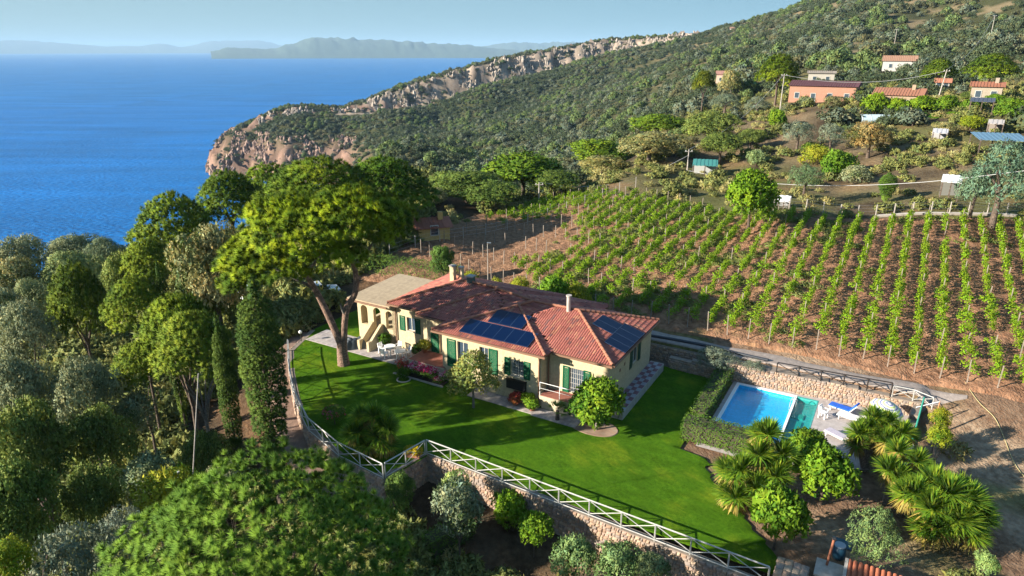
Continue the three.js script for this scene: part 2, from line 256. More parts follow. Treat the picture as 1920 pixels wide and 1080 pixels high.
{ // the sea, to the horizon; its vertex colour shifts slightly past a slanting line far out
  const P = [], K = [], U = [], I = [], rad = [120, 260, 400, 560, 760, 1000, 1300, 1700, 2300, 3200, 4600, 7000, 11000, 18000, 32000], N = 160;
  rad.forEach((r, j) => { for (let i = 0; i <= N; i++) { const a = -Math.PI * 1.02 + i / N * Math.PI * 2.04, x = Math.sin(a) * r, z = -Math.cos(a) * r, k = sstep(-z + .12 * x + 60 * fbm(x * .0015, z * .0015), 1580, 1700), w = .06 * fbm(x * .0008, z * .002, 3); P.push(x, SEA, z); K.push(lerp(.004, .0, k) * (1 + w), lerp(.185, .185, k) * (1 + w), lerp(.57, .55, k) * (1 + w)); U.push(x, z); } });
  for (let j = 0; j < rad.length - 1; j++) for (let i = 0; i < N; i++) { const a = j * (N + 1) + i, b = a + N + 1; I.push(a, a + 1, b, b, a + 1, b + 1); }
  const g = new THREE.BufferGeometry(); g.setAttribute('position', new THREE.Float32BufferAttribute(P, 3)); g.setAttribute('color', new THREE.Float32BufferAttribute(K, 3)); g.setAttribute('uv', new THREE.Float32BufferAttribute(U, 2)); g.setIndex(I); g.computeVertexNormals();
  struct('sea', g, M(1, 1, 1, .35, { vertexColors: true, map: T.seaC, bumpMap: T.sea, bumpScale: 1.7, specularIntensity: .12 }));
}
{ // islands and the far coast across the water: [pixel x, pixel y of the crest] and their distance
  const coast = (name, label, D, depth, pts, col) => {
    const N = 160, x0 = pts[0][0], x1 = pts[pts.length - 1][0], crest = (px) => { let i = 0; while (i < pts.length - 2 && px > pts[i + 1][0]) i++; const t = clamp((px - pts[i][0]) / (pts[i + 1][0] - pts[i][0]), 0, 1), s = t * t * (3 - 2 * t); return lerp(pts[i][1], pts[i + 1][1], s); };
    const g = grid(N, 14, (i, j) => {
      const px = lerp(x0, x1, i / N), t = j / 14, prof = Math.sin(Math.PI * Math.min(1, t * 1.04)), p = atD(px, crest(px), D), az = Math.atan2(p.x, -p.z), d = D + (t - .5) * depth;
      const rough = 1 + .16 * fbm(px * .03, t * 5, 4) * (t > .1 ? 1 : 0), y = SEA - 8 + (p.y - SEA + 8) * Math.pow(prof, .8) * rough;
      const k = 1 + .5 * fbm(px * .06, t * 7, 3); return [Math.sin(az) * d, t < .02 ? SEA - 8 : y, -Math.cos(az) * d, col[0] * k, col[1] * k, col[2] * k];
    });
    struct(name, g, M(1, 1, 1, 1, { vertexColors: true }));
  };
  coast('far_mountains', '', 26000, 5000, [[-80, 78], [30, 76], [95, 79], [140, 83], [200, 87], [260, 86], [300, 82], [340, 88], [400, 78], [440, 77], [480, 76], [540, 86], [620, 93], [700, 96]], [.07, .09, .07]);
  coast('far_island', '', 11500, 2600, [[395, 96.5], [430, 90], [510, 92], [540, 84], [590, 71], [640, 72], [700, 75], [760, 77], [820, 82], [870, 84], [940, 92], [1000, 97]], [.05, .075, .05]);
  coast('far_coast', '', 16000, 3000, [[820, 95], [900, 87], [960, 80], [1010, 81], [1060, 79], [1100, 81], [1160, 84]], [.06, .085, .055]);
}

// ---------------------------------------------------------------- the villa
const L = (u, y, v) => V(u, y, -v);
const villa = thing('villa', 'long cream villa with red tiled hip roofs and green shutters on the lawn', 'house', HU(0, 0, 0), TURN);
const hspan = (u0, u1, y0, y1, v0, v1) => span(u0, u1, y0, y1, -v1, -v0);   // a box in the house's axes
function facade(u0, u1, y0, y1, v, th, holes) {                              // a wall along u with real openings; holes: [u0, u1, y0, y1, arched]
  const s = new THREE.Shape([[u0, y0], [u1, y0], [u1, y1], [u0, y1]].map((a) => new THREE.Vector2(...a)));
  for (const [a, b, c, d, arch] of holes) {
    const h = new THREE.Path(); h.moveTo(a, c); h.lineTo(b, c);
    if (arch) { const r = (b - a) / 2; h.lineTo(b, d - r); h.absarc((a + b) / 2, d - r, r, 0, Math.PI, false); } else { h.lineTo(b, d); h.lineTo(a, d); }
    h.lineTo(a, c); s.holes.push(h);
  }
  const g = new THREE.ExtrudeGeometry(s, { depth: th, bevelEnabled: false, curveSegments: 8 }); g.translate(0, 0, -v - th); return metreUV(g);
}
const WINS = [[-7.4, -6.4, 1.9, 3.12]];
mesh('wall', merge([
  facade(-20.2, -15.9, 0, 4.2, 1.7, .3, [[-18.95, -18.1, 1.95, 3.12]]),
  facade(-15.9, -13.3, 0, 4.1, .8, .3, [[-15.0, -14.2, 1.12, 3.1]]),
  hspan(-16.2, -15.9, 0, 4.1, .8, 2.0), hspan(-13.45, -13.15, 0, 4.05, -.98, 1.0),
  facade(-13.3, -5.0, -.6, 4.08, -1, .3, [[-12.05, -11.1, 1.3, 3.5], [-10.1, -9.35, 1.5, 3.5], ...WINS, [-7.2, -6.45, 0, .72], [-6.1, -5.62, .3, .72]]),
  hspan(-5.3, -5.0, -.6, 4.08, -.7, .3),
  facade(-5.0, -.35, -.4, 4.02, 0, .3, [[-3.28, -2.2, 1.12, 3.05]]),
  hspan(-.65, -.35, -.4, 4.02, .3, 4.5), hspan(-.65, -.35, -.4, 1.95, 4.5, 5.7), hspan(-.65, -.35, 3.25, 4.02, 4.5, 5.7), hspan(-.65, -.35, -.4, 4.02, 5.7, 8.3),
  hspan(-8.2, -.35, -.4, 4.02, 8.3, 8.6), hspan(-20.2, -8.2, 0, 4.1, 9.3, 9.6), hspan(-20.5, -20.2, 0, 4.2, 1.7, 9.6), hspan(-8.5, -8.2, 0, 4.1, 8.3, 9.6),
]), MT.plaster, villa);
mesh('loggia_wall', merge([
  facade(-24.3, -20.2, 0, 3.75, 1.7, .32, [[-23.95, -23.2, 1.55, 3.3, 1], [-22.55, -21.75, 1.2, 3.32, 1], [-21.2, -20.5, 1.6, 3.25, 1]]),
  hspan(-24.3, -23.98, 0, 1.5, 2.02, 8.2), hspan(-24.3, -23.98, 1.5, 3.75, 2.02, 2.6), hspan(-24.3, -23.98, 1.5, 3.75, 4.6, 5.1), hspan(-24.3, -23.98, 1.5, 3.75, 7.7, 8.2), hspan(-24.3, -20.5, 0, 1.5, 7.9, 8.2),
  hspan(-24.3, -20.5, 0, 1.18, 2.02, 7.9),
]), MT.plaster, villa);
// dark rooms behind the openings
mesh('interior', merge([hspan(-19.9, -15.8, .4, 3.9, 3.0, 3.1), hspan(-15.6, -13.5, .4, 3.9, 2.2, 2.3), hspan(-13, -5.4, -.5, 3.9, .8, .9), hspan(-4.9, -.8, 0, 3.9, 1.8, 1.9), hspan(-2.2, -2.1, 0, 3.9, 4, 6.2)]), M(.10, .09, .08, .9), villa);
// loggia roof: a low sloping slab covered with beige screed
{
  const s = new THREE.Shape([[1.0, 3.86], [8.0, 4.0], [8.0, 4.16], [1.0, 4.02]].map((a) => new THREE.Vector2(...a)));
  const g = new THREE.ExtrudeGeometry(s, { depth: 4.6, bevelEnabled: false }); g.rotateY(Math.PI / 2); g.translate(-24.75, 0, 0);   // shape x -> -z (v), extrusion -> u
  mesh('loggia_roof', metreUV(g), M(.50, .39, .26, .95, { map: T.conc, bumpMap: T.soilB, bumpScale: .012 }), villa);
}
// hip roofs: eave height, slope and outline of each block; a roof point is the highest block above it
const BL = [
  { u0: -20.35, u1: -8, v0: 1.0, v1: 10.1, y: 4.3, s: .30 }, { u0: -16.9, u1: -8, v0: .35, v1: 10.1, y: 4.22, s: .31 },
  { u0: -14.05, u1: -4.45, v0: -1.45, v1: 10.1, y: 4.16, s: .262 }, { u0: -11, u1: .05, v0: -.42, v1: 8.95, y: 4.12, s: .31 },
];
const faceOf = (b, u, v) => { const d = [u - b.u0, b.u1 - u, v - b.v0, b.v1 - v]; let k = 0; for (let i = 1; i < 4; i++) if (d[i] < d[k]) k = i; return [k, d[k]]; };
const roofAt = (u, v) => { let best = [-1, -9, -1]; BL.forEach((b, i) => { const [k, d] = faceOf(b, u, v); if (d >= 0 && b.y + b.s * d > best[1]) best = [i, b.y + b.s * d, k]; }); return best; };
{
  const deckG = [];
  { const P = [], I = [], st = .25, nu = Math.round(20.6 / st), nv = Math.round(11.8 / st), id = new Map(); const vid = (i, j) => { const k = i * 1000 + j; if (!id.has(k)) { const u = -20.4 + i * st, v = -1.5 + j * st; id.set(k, P.length / 3); P.push(u, roofAt(u, v)[1] - .05, -v); } return id.get(k); };
    for (let i = 0; i < nu; i++) for (let j = 0; j < nv; j++) { if ([[0, 0], [1, 0], [0, 1], [1, 1]].every(([a, b]) => roofAt(-20.4 + (i + a) * st, -1.5 + (j + b) * st)[0] >= 0)) { const a = vid(i, j), b = vid(i + 1, j), c = vid(i, j + 1), d = vid(i + 1, j + 1); I.push(a, b, c, b, d, c); } }
    const g = new THREE.BufferGeometry(); g.setAttribute('position', new THREE.Float32BufferAttribute(P, 3)); g.setIndex(I); g.computeVertexNormals(); deckG.push(metreUV(g)); }
  for (const b of BL) { const t = .1; deckG.push(hspan(b.u0 + .06, b.u1 - .06, b.y - .14, b.y - .06, b.v0 + .06, b.v1 - .06)); }
  const roof = mesh('roof', merge(deckG), M(.24, .085, .05, .9, { map: T.conc }), villa);
  // pantiles: courses up every slope, each tile its own curved piece
  const P = [], N = [], K = [], I = [], CW = .185, CL = .36; srand(21);
  const tile = (p, along, up, nrm, tone) => { // p: middle of the lower edge
    const base = P.length / 3;
    for (let e = 0; e < 2; e++) for (let k = 0; k <= 4; k++) {
      const a = k / 4 * Math.PI, x = -Math.cos(a) * CW * .5, h = Math.sin(a) * .062 + (e ? .0 : .030), w = e ? .9 : 1;
      const q = p.clone().addScaledVector(along, x * w).addScaledVector(up, e * CL * 1.06).addScaledVector(nrm, h), m = along.clone().multiplyScalar(-Math.cos(a) * .8).addScaledVector(nrm, .35 + Math.sin(a));
      m.normalize(); P.push(q.x, q.y, q.z); N.push(m.x, m.y, m.z); K.push(...tone);
    }
    for (let k = 0; k < 4; k++) I.push(base + k, base + k + 1, base + 5 + k, base + k + 1, base + 6 + k, base + 5 + k);
    I.push(base, base + 2, base + 1, base, base + 4, base + 2, base + 2, base + 4, base + 3);
  };
  BL.forEach((b, bi) => {
    for (let k = 0; k < 4; k++) {
      const inward = [V(1, 0, 0), V(-1, 0, 0), V(0, 0, -1), V(0, 0, 1)][k], along = [V(0, 0, 1), V(0, 0, -1), V(1, 0, 0), V(-1, 0, 0)][k], up = inward.clone().setY(b.s).normalize(), nrm = along.clone().cross(up).normalize(); if (nrm.y < 0) nrm.negate();
      const Lw = k < 2 ? b.v1 - b.v0 : b.u1 - b.u0, run = Math.min(b.v1 - b.v0, b.u1 - b.u0) / 2 + .4, hyp = Math.hypot(1, b.s);
      for (let r = 0; r * CL / hyp < run; r++) for (let c = 0; c < Lw / CW; c++) {
        const d = (r + .5) * CL / hyp, t = (c + .5) * CW, u = k === 0 ? b.u0 + d : k === 1 ? b.u1 - d : b.u0 + t, v = k === 2 ? b.v0 + d : k === 3 ? b.v1 - d : b.v0 + t;
        if (d > run) continue; const at = roofAt(u, v); if (at[0] !== bi || at[2] !== k) continue;
        const d0 = r * CL / hyp, u2 = k === 0 ? b.u0 + d0 : k === 1 ? b.u1 - d0 : u, v2 = k === 2 ? b.v0 + d0 : k === 3 ? b.v1 - d0 : v;
        const m = fbm(u * .5 + 9, v * .5, 3), q = R(), tone = q < .08 ? [.20, .085, .075] : q < .2 ? [.40, .165, .10] : [.335, .105, .078], f = .92 + .35 * m + rr(-.14, .14);
        tile(V(u2, b.y + b.s * d0 - .01, -v2), along, up, nrm, tone.map((x, e) => x * f * (e ? 1 : 1 - .1 * m)));
      }
    }
  });
  const g = new THREE.BufferGeometry(); g.setAttribute('position', new THREE.Float32BufferAttribute(P, 3)); g.setAttribute('normal', new THREE.Float32BufferAttribute(N, 3)); g.setAttribute('color', new THREE.Float32BufferAttribute(K, 3)); g.setIndex(I);
  stuff(mesh('roof_tile', g, M(1, 1, 1, .85, { vertexColors: true }), roof));
  // ridge and hip caps: half-round tiles end to end
  const caps = [], cap = (a, b) => { const n = Math.max(1, Math.round(a.distanceTo(b) / .42)); for (let i = 0; i < n; i++) { const p = a.clone().lerp(b, i / n), q = a.clone().lerp(b, (i + 1.08) / n); p.y += .085; q.y += .065; caps.push(bar(p, q, .25, .21, 8)); } };
  const hip = (b, su, sv, len) => { const u = su < 0 ? b.u0 : b.u1, v = sv < 0 ? b.v0 : b.v1; cap(L(u, b.y, v), L(u - su * len, b.y + b.s * len, v - sv * len)); };
  const [A, B, Cc, W] = BL, mid = (b) => (b.v0 + b.v1) / 2, top = (b) => b.y + b.s * (b.v1 - b.v0) / 2, half = (b) => (b.v1 - b.v0) / 2;
  hip(A, -1, -1, half(A)); hip(A, -1, 1, half(A)); hip(B, -1, -1, half(B)); hip(Cc, -1, -1, 5.6); hip(Cc, 1, -1, 4.9); hip(W, 1, -1, half(W)); hip(W, 1, 1, half(W));
  cap(L(A.u0 + half(A), top(A), mid(A)), L(-12.2, top(B), mid(B))); cap(L(-12.2, 5.68, 5.2), L(-8.6, 5.58, 4.3)); cap(L(-8.6, top(W), mid(W)), L(W.u1 - half(W), top(W), mid(W)));
  stuff(mesh('ridge_tile', merge(caps), M(.40, .165, .10, .85, { map: T.conc }), roof));
}
// gutters and downpipes
const pipe = (pts, r) => tube(pts, r, 6, 12);
mesh('gutter', merge([[-20.35, -17, .95, 4.22], [-16.9, -14.1, .28, 4.14], [-14.05, -4.45, -1.52, 4.08], [-4.4, .05, -.49, 4.04]].map(([a, b, v, y]) => bar(L(a, y, v), L(b, y, v), .13, .12)).concat([bar(L(.12, 4.04, -.42), L(.12, 4.04, 8.95), .12, .12), bar(L(-24.75, 3.86, .93), L(-20.4, 3.86, .93), .12, .12)])), MT.gutter, villa);
for (const [u, v, y] of [[-20.05, 1.6, 4.1], [-5.12, -1.09, 4.0], [-4.88, -.09, 4.0]]) mesh('downpipe', pipe([L(u, y, v - .3), L(u, y - .25, v), L(u, y - 1, v), L(u, .1, v)], .06), MT.gutter, villa);
// windows with frame, panes, grille and curtain; shutters with louvres
function windowAt(u0, u1, y0, y1, v, opt = {}) {
  const f = .06, d = v + .12, um = (u0 + u1) / 2;
  const w = mesh('window', merge([hspan(u0, u1, y0, y0 + f, d, d + .07), hspan(u0, u1, y1 - f, y1, d, d + .07), hspan(u0, u0 + f, y0 + f, y1 - f, d, d + .07), hspan(u1 - f, u1, y0 + f, y1 - f, d, d + .07), hspan(um - f / 2, um + f / 2, y0 + f, y1 - f, d, d + .07)]), opt.frame ?? MT.white, villa);
  for (const [a, b] of [[u0 + f, um - f / 2], [um + f / 2, u1 - f]]) mesh('pane', hspan(a, b, y0 + f, y1 - f, d + .03, d + .04), M(.10, .15, .22, .05, { specularIntensity: 1, transmission: .6, thickness: 0 }), w);
  if (opt.curtain) { const P = []; for (let i = 0; i < 24; i++) P.push(hspan(lerp(u0, um, i / 24) + .03, lerp(u0, um, (i + 1) / 24) + .03, y0 + .1, y1 - .05, d + .12 + .03 * Math.sin(i * 1.7), d + .14 + .03 * Math.sin(i * 1.7))); mesh('curtain', merge(P), MT.curtain, w); }
  if (opt.grille) { const P = []; for (let i = 0; i <= 7; i++) P.push(bar(L(lerp(u0, u1, i / 7), y0, d - .08), L(lerp(u0, u1, i / 7), y1, d - .08), .025)); for (let i = 0; i <= 5; i++) P.push(bar(L(u0, lerp(y0, y1, i / 5), d - .075), L(u1, lerp(y0, y1, i / 5), d - .075), .022)); mesh('grille', merge(P), MT.white, w); }
  if (!opt.door) mesh('sill', hspan(u0 - .08, u1 + .08, y0 - .07, y0 - .005, v - .08, v + .1), MT.concPale, w);
}
function shutter(u0, u1, y0, y1, v) {
  const P = [hspan(u0, u0 + .07, y0, y1, v - .055, v - .005), hspan(u1 - .07, u1, y0, y1, v - .055, v - .005), hspan(u0 + .07, u1 - .07, y0, y0 + .09, v - .055, v - .005), hspan(u0 + .07, u1 - .07, y1 - .09, y1, v - .055, v - .005)];
  for (let y = y0 + .12; y < y1 - .12; y += .085) { const g = box(u1 - u0 - .14, .07, .012, 0, 0, 0); g.rotateX(-.25); g.translate((u0 + u1) / 2, y, -(v - .03)); P.push(g); }
  mesh('shutter', merge(P), MT.green, villa);
}
windowAt(-18.95, -18.1, 1.95, 3.12, 1.7, { curtain: 1 }); shutter(-19.68, -19.14, 1.85, 3.16, 1.7); shutter(-18.08, -17.55, 1.85, 3.16, 1.7);
windowAt(-15.0, -14.2, 1.12, 3.1, .8, { curtain: 1, door: 1 }); shutter(-15.82, -15.08, 1.1, 3.12, .8);
windowAt(-12.05, -11.1, 1.3, 3.5, -1, { curtain: 1, door: 1 }); shutter(-12.98, -12.2, 1.3, 3.55, -1); windowAt(-10.1, -9.35, 1.5, 3.5, -1, { door: 1 }); shutter(-9.28, -8.55, 1.5, 3.55, -1);
windowAt(-7.4, -6.4, 1.9, 3.12, -1, { grille: 1, curtain: 1 }); shutter(-7.95, -7.46, 1.82, 3.2, -1); shutter(-6.36, -5.86, 1.82, 3.2, -1);
windowAt(-3.28, -2.2, 1.12, 3.05, 0, { grille: 1, curtain: 1, door: 1 }); shutter(-3.78, -3.3, 1.1, 3.1, 0); shutter(-2.2, -1.7, 1.1, 3.1, 0);
tag(mesh('door', merge([hspan(-7.2, -6.45, 0, .72, -.9, -.84), hspan(-7.15, -6.85, .08, .64, -.92, -.9), hspan(-6.8, -6.5, .08, .64, -.92, -.9)]), MT.green, villa), 'low green basement door');
windowAt(-6.1, -5.62, .3, .72, -1, {});
tag(mesh('panel', merge([hspan(-7.7, -6.15, .9, 1.58, -1.22, -1.005), hspan(-7.74, -6.11, 1.58, 1.64, -1.26, -1.005)]), M(.012, .010, .012, .5), villa), 'black panel under the barred window');
{ // end wall: window with dark shutters, two small vents
  const w = mesh('window', merge([hspan(-.52, -.46, 1.95, 2.02, 4.5, 5.7), hspan(-.52, -.46, 3.18, 3.25, 4.5, 5.7), hspan(-.52, -.46, 2.02, 3.18, 4.5, 4.57), hspan(-.52, -.46, 2.02, 3.18, 5.63, 5.7), hspan(-.52, -.46, 2.02, 3.18, 5.07, 5.13)]), MT.white, villa);
  mesh('pane', hspan(-.50, -.49, 2.02, 3.18, 4.57, 5.63), MT.glass, w);
  for (const v of [4.0, 5.72]) mesh('shutter', hspan(-.35, -.30, 1.9, 3.3, v, v + .48), M(.01, .06, .035, .5), villa);
  for (const [v, y] of [[2.0, 2.55], [2.85, 2.7]]) mesh('vent', hspan(-.35, -.32, y, y + .22, v, v + .2), MT.gutter, villa);
}
// stairs to the loggia between two sloping parapets
{
  for (let i = 0; i < 6; i++) mesh('step', hspan(-22.5, -21.8, .1, .1 + .185 * (6 - i), .15 + (5 - i) * .26, .41 + (5 - i) * .26 + (i ? 0 : .02)).translate(0, 0, 0), MT.concPale, villa);
}
villa.children.filter((c) => c.name === 'step').forEach((s, i) => { s.geometry = hspan(-22.5, -21.8, .1, 1.2 - .18 * i, 1.42 - .25 * i, 1.67 - .25 * i); });
for (const u of [-22.78, -21.78]) {
  const s = new THREE.Shape([[-1.7, .1], [-1.7, 1.95], [-1.5, 1.95], [-.15, .95], [.25, .95], [.25, .1]].map((a) => new THREE.Vector2(...a)));
  const g = new THREE.ExtrudeGeometry(s, { depth: .24, bevelEnabled: true, bevelSize: .02, bevelThickness: .02, bevelSegments: 1 }); g.rotateY(-Math.PI / 2); g.translate(u + .26, 0, 0);  // shape x -> +z (towards the lawn)
  mesh('parapet', metreUV(g), MT.plaster, villa);
}
// balcony of the wing with its thin white rail
{
  const b = mesh('balcony', merge([hspan(-4.95, -1.8, .88, 1.04, -1.35, -.02), hspan(-4.85, -1.9, 0, .88, -1.2, -1.0), hspan(-4.9, -1.85, .80, .88, -1.38, -1.2)]), MT.plasterPale, villa);
  mesh('floor', hspan(-4.9, -1.86, 1.043, 1.075, -1.3, -.03), MT.terracottaFloor, b);
  const r = [bar(L(-4.95, 2.05, -1.28), L(-1.85, 2.05, -1.28), .03), bar(L(-4.95, 1.6, -1.28), L(-1.85, 1.6, -1.28), .018), bar(L(-1.85, 2.05, -1.28), L(-1.85, 2.05, -.02), .03), bar(L(-1.85, 1.6, -1.28), L(-1.85, 1.6, -.02), .018)];
  for (const u of [-4.93, -3.4, -1.85]) r.push(bar(L(u, 1.04, -1.28), L(u, 2.05, -1.28), .03)); mesh('railing', merge(r), MT.whitePlastic, b);
}
// porch in front of the middle door
mesh('porch', merge([hspan(-16.6, -13.2, .1, 1.0, -1.2, .79), hspan(-16.66, -13.2, 1.0, 1.05, -1.26, .79)]), MT.plasterPale, villa);
mesh('porch_floor', hspan(-16.6, -13.24, 1.053, 1.075, -1.2, .77), MT.terracottaFloor, villa);
mesh('porch_step', merge([hspan(-17.4, -16.67, .1, .4, -1.0, .6), hspan(-17.0, -16.67, .4, .72, -1.0, .6)]), MT.terracottaFloor, villa);
// raised walk along the end wall
mesh('side_walk', hspan(-.34, .75, -.3, .6, .1, 8.9), MT.concPale, villa);
{ const sw = villa.children[villa.children.length - 1]; srand(5); for (let i = 0; i < 16; i++) for (let k = 0; k < 3; k++) { const red = (i + k) % 2, g = hspan(-.3 + k * .34, -.3 + k * .34 + .325, .602, .626, .3 + i * .53, .3 + i * .53 + .515); mesh('paving_slab', g, red ? (MT.slabRed ??= M(.22, .10, .12, .85, { map: T.conc })) : (MT.slabGrey ??= M(.36, .36, .40, .85, { map: T.conc })), sw); } }
// chimneys
function chimney(u, v, y0, y1, r, m, round) { const c = mesh('chimney', round ? new THREE.CylinderGeometry(r, r, y1 - y0, 12).translate(u, (y0 + y1) / 2, -v) : hspan(u - r, u + r, y0, y1, v - r, v + r), m, villa); mesh('chimney_cap', round ? new THREE.CylinderGeometry(r * 1.35, r * 1.35, .1, 12).translate(u, y1 + .08, -v) : hspan(u - r * 1.25, u + r * 1.25, y1, y1 + .1, v - r * 1.25, v + r * 1.25), MT.concPale, c); }
chimney(-5.35, 4.0, 5.2, 6.65, .16, MT.concPale, true); chimney(-17.4, 6.3, 5.0, 6.5, .2, MT.plaster); chimney(-16.8, 6.7, 5.0, 6.35, .16, MT.plaster); chimney(-15.1, 5.6, 5.4, 6.15, .26, M(.06, .10, .09, .7));
// solar panels lying on the roof
{
  const cells = noiseTex(256, 1, (x, y) => { const gx = (x * 6) % 1, gy2 = (y * 10) % 1, ln = gx < .05 || gy2 < .05; return ln ? [.0, .078, .20] : [.0, .073, .20]; }, true); cells.repeat.set(1, 1);
  const pm = M(1, 1, 1, .3, { map: cells, specularIntensity: .45 }), fm = M(.015, .03, .07, .4);
  const panel = thing('solar_panel', 'dark blue solar panel', 'solar panel', V(0, 0, 0), 0, 'solar panels on the villa roof');
  mesh('frame', merge([box(.97, .04, .03, 0, .02, .815), box(.97, .04, .03, 0, .02, -.815), box(.03, .04, 1.6, .47, .02, 0), box(.03, .04, 1.6, -.47, .02, 0), box(.9, .015, 1.59, 0, .008, 0)]), fm, panel);
  const gp = new THREE.PlaneGeometry(.915, 1.605); gp.rotateX(-Math.PI / 2); gp.translate(0, .034, 0); mesh('cell_glass', gp, pm, panel);
  let first = true; const nth = ['leftmost', 'second from the left', 'third from the left', 'fourth from the left', 'fifth from the left', 'rightmost'];
  const put = (u, v, b, k, label) => { const o = first ? panel : copy(panel); first = false; o.userData.label = label; const d = k === 2 ? v - b.v0 : b.u1 - u; o.position.copy(HU(u, b.y + b.s * d + .12, v)); o.rotation.set(0, 0, 0); o.rotation.order = 'YXZ'; o.rotation.y = TURN; if (k === 2) o.rotation.x = Math.atan(b.s); else { o.rotation.y = TURN + Math.PI / 2; o.rotation.x = Math.atan(b.s); } };
  for (let i = 0; i < 6; i++) put(-11.33 + i * .96, -.30, BL[2], 2, `${nth[i]} solar panel of the lower row on the front roof slope`);
  for (let i = 0; i < 3; i++) put(-9.9 + i * .96, 1.42, BL[2], 2, `${['left', 'middle', 'right'][i]} solar panel of the three in the upper row on the front roof slope`);
  for (let i = 0; i < 2; i++) put(-2.3, 3.55 + i * .98 + .2, BL[3], 1, `${['nearer', 'farther'][i]} solar panel of the upper pair on the right hip of the roof`);
  for (let i = 0; i < 4; i++) put(-.70, 2.2 + i * .98, BL[3], 1, `${['nearest', 'second nearest', 'third nearest', 'farthest'][i]} solar panel of the lower four on the right hip of the roof`);
}

// ---------------------------------------------------------------- foliage: many small leaf faces in clumps
class Leaves {
  constructor() { this.P = []; this.N = []; this.K = []; }
  face(a, b, c, n, k) { const P = this.P, N = this.N, K = this.K; for (const q of [a, b, c]) { P.push(q.x, q.y, q.z); N.push(n.x, n.y, n.z); K.push(k[0], k[1], k[2]); } }
  leaf(p, dir, nrm, len, wid, k, n) {                                        // a pointed oval leaf
    const side = dir.clone().cross(nrm).normalize().multiplyScalar(wid / 2), m = p.clone().addScaledVector(dir, len * .45), t = p.clone().addScaledVector(dir, len);
    this.face(p, m.clone().add(side), t, n, k); this.face(p, t, m.sub(side), n, k);
  }
  needle(p, dir, len, wid, k, n) { const s = dir.clone().cross(n).normalize().multiplyScalar(wid / 2); this.face(p.clone().add(s), p.clone().addScaledVector(dir, len), p.clone().sub(s), n, k); }
  geo() { const g = new THREE.BufferGeometry(); g.setAttribute('position', new THREE.Float32BufferAttribute(this.P, 3)); g.setAttribute('normal', new THREE.Float32BufferAttribute(this.N, 3)); g.setAttribute('color', new THREE.Float32BufferAttribute(this.K, 3)); return g; }
}
const rdir = () => { const y = rr(-1, 1), a = rr(0, Math.PI * 2), s = Math.sqrt(1 - y * y); return V(Math.cos(a) * s, y, Math.sin(a) * s); };
const tint = (k, v) => { const f = 1 + rr(-v, v), w = rr(-v, v) * .6; return [k[0] * f * (1 + w), k[1] * f, k[2] * f * (1 - w)]; };
function leafPuff(B, c, r, out, n, len, wid, k, v = .25) {
  for (let i = 0; i < n; i++) { const d = rdir(); if (d.dot(out) < -.35) d.addScaledVector(out, 1.2).normalize(); const nn = d.clone().multiplyScalar(.7).add(rdir().multiplyScalar(.75)).normalize(); if (nn.dot(out) < 0) nn.addScaledVector(out, 1).normalize(); const dir = rdir(); dir.addScaledVector(nn, -dir.dot(nn)).normalize(); B.leaf(c.clone().addScaledVector(d, r * Math.cbrt(rr(.3, 1))), dir, nn, len * rr(.7, 1.25), wid * rr(.8, 1.2), tint(k, v), nn.clone().multiplyScalar(.55).addScaledVector(d, .8).addScaledVector(out, .7).normalize()); }
}
function needlePuff(B, c, r, out, n, wid, k, v = .2) {
  for (let i = 0; i < n; i++) { const d = rdir().multiplyScalar(.95).add(out).normalize(), nn = rdir(); nn.addScaledVector(d, -nn.dot(d)).normalize(); if (nn.dot(out) < 0) nn.negate(); B.needle(c.clone().addScaledVector(d, r * .15), d, r * rr(.7, 1.1), wid, tint(k, v), nn.multiplyScalar(.5).addScaledVector(out, .8).addScaledVector(d, .8).normalize()); }
}
// lobes: [x, y, z, rx, ry, rz]; o: puffs, r, per, len, wid, col, col2, v, low (lowest direction), needle
function crownGeo(lobes, o) {
  const B = new Leaves(), area = lobes.map((l) => (l[3] * l[4] + l[3] * l[5] + l[4] * l[5])), sum = area.reduce((a, b) => a + b);
  const put = (shell, per, big) => {
    let q = R() * sum, i = 0; while (i < lobes.length - 1 && (q -= area[i]) > 0) i++;
    const l = lobes[i], d = rdir(); if (d.y < (o.low ?? -.5)) d.y = Math.abs(d.y) * .6; d.normalize();
    const f = shell * rr(.88, 1.06) * (1 + (o.lump ?? 0) * n3(d.x * 3.1 + i * 7, d.y * 3.1, d.z * 3.1)), p = V(l[0] + d.x * l[3] * f, l[1] + d.y * l[4] * f, l[2] + d.z * l[5] * f);
    if (shell > .8) for (const m of lobes) if (m !== l && ((p.x - m[0]) / m[3]) ** 2 + ((p.y - m[1]) / m[4]) ** 2 + ((p.z - m[2]) / m[5]) ** 2 < .62) return;
    const out = V(d.x / l[3], d.y / l[4] + (o.rise ?? .15) / l[4], d.z / l[5]).normalize(), t = clamp(.5 + .8 * n3(p.x * .35 + i, p.y * .35, p.z * .35) + rr(-.25, .25), 0, 1), k = (o.col2 ? o.col.map((x, e) => lerp(x, o.col2[e], t)) : o.col);
    const kk = tint(k, o.pv ?? .16), r = o.r * rr(.7, 1.3);
    if (o.needle) needlePuff(B, p, r, out, per, o.wid * big, kk, o.v ?? .15); else leafPuff(B, p, r, out, per, o.len * big, o.wid * big, kk, o.v ?? .2);
  };
  for (let i = 0; i < o.puffs; i++) put(1, o.per, 1);
  for (let i = 0; i < o.puffs * (o.inner ?? .3); i++) put(.66, Math.ceil(o.per * .5), 2);
  return B.geo();
}
const leafMat = (t = [1, 1, 1], rough = .62, tr = .22) => M(...t, rough, { vertexColors: true, transmission: tr + .1, thickness: 0, side: THREE.DoubleSide, specularIntensity: .12 });
const LM = { plain: leafMat(), needle: leafMat([1, 1, 1], .7, .12) };
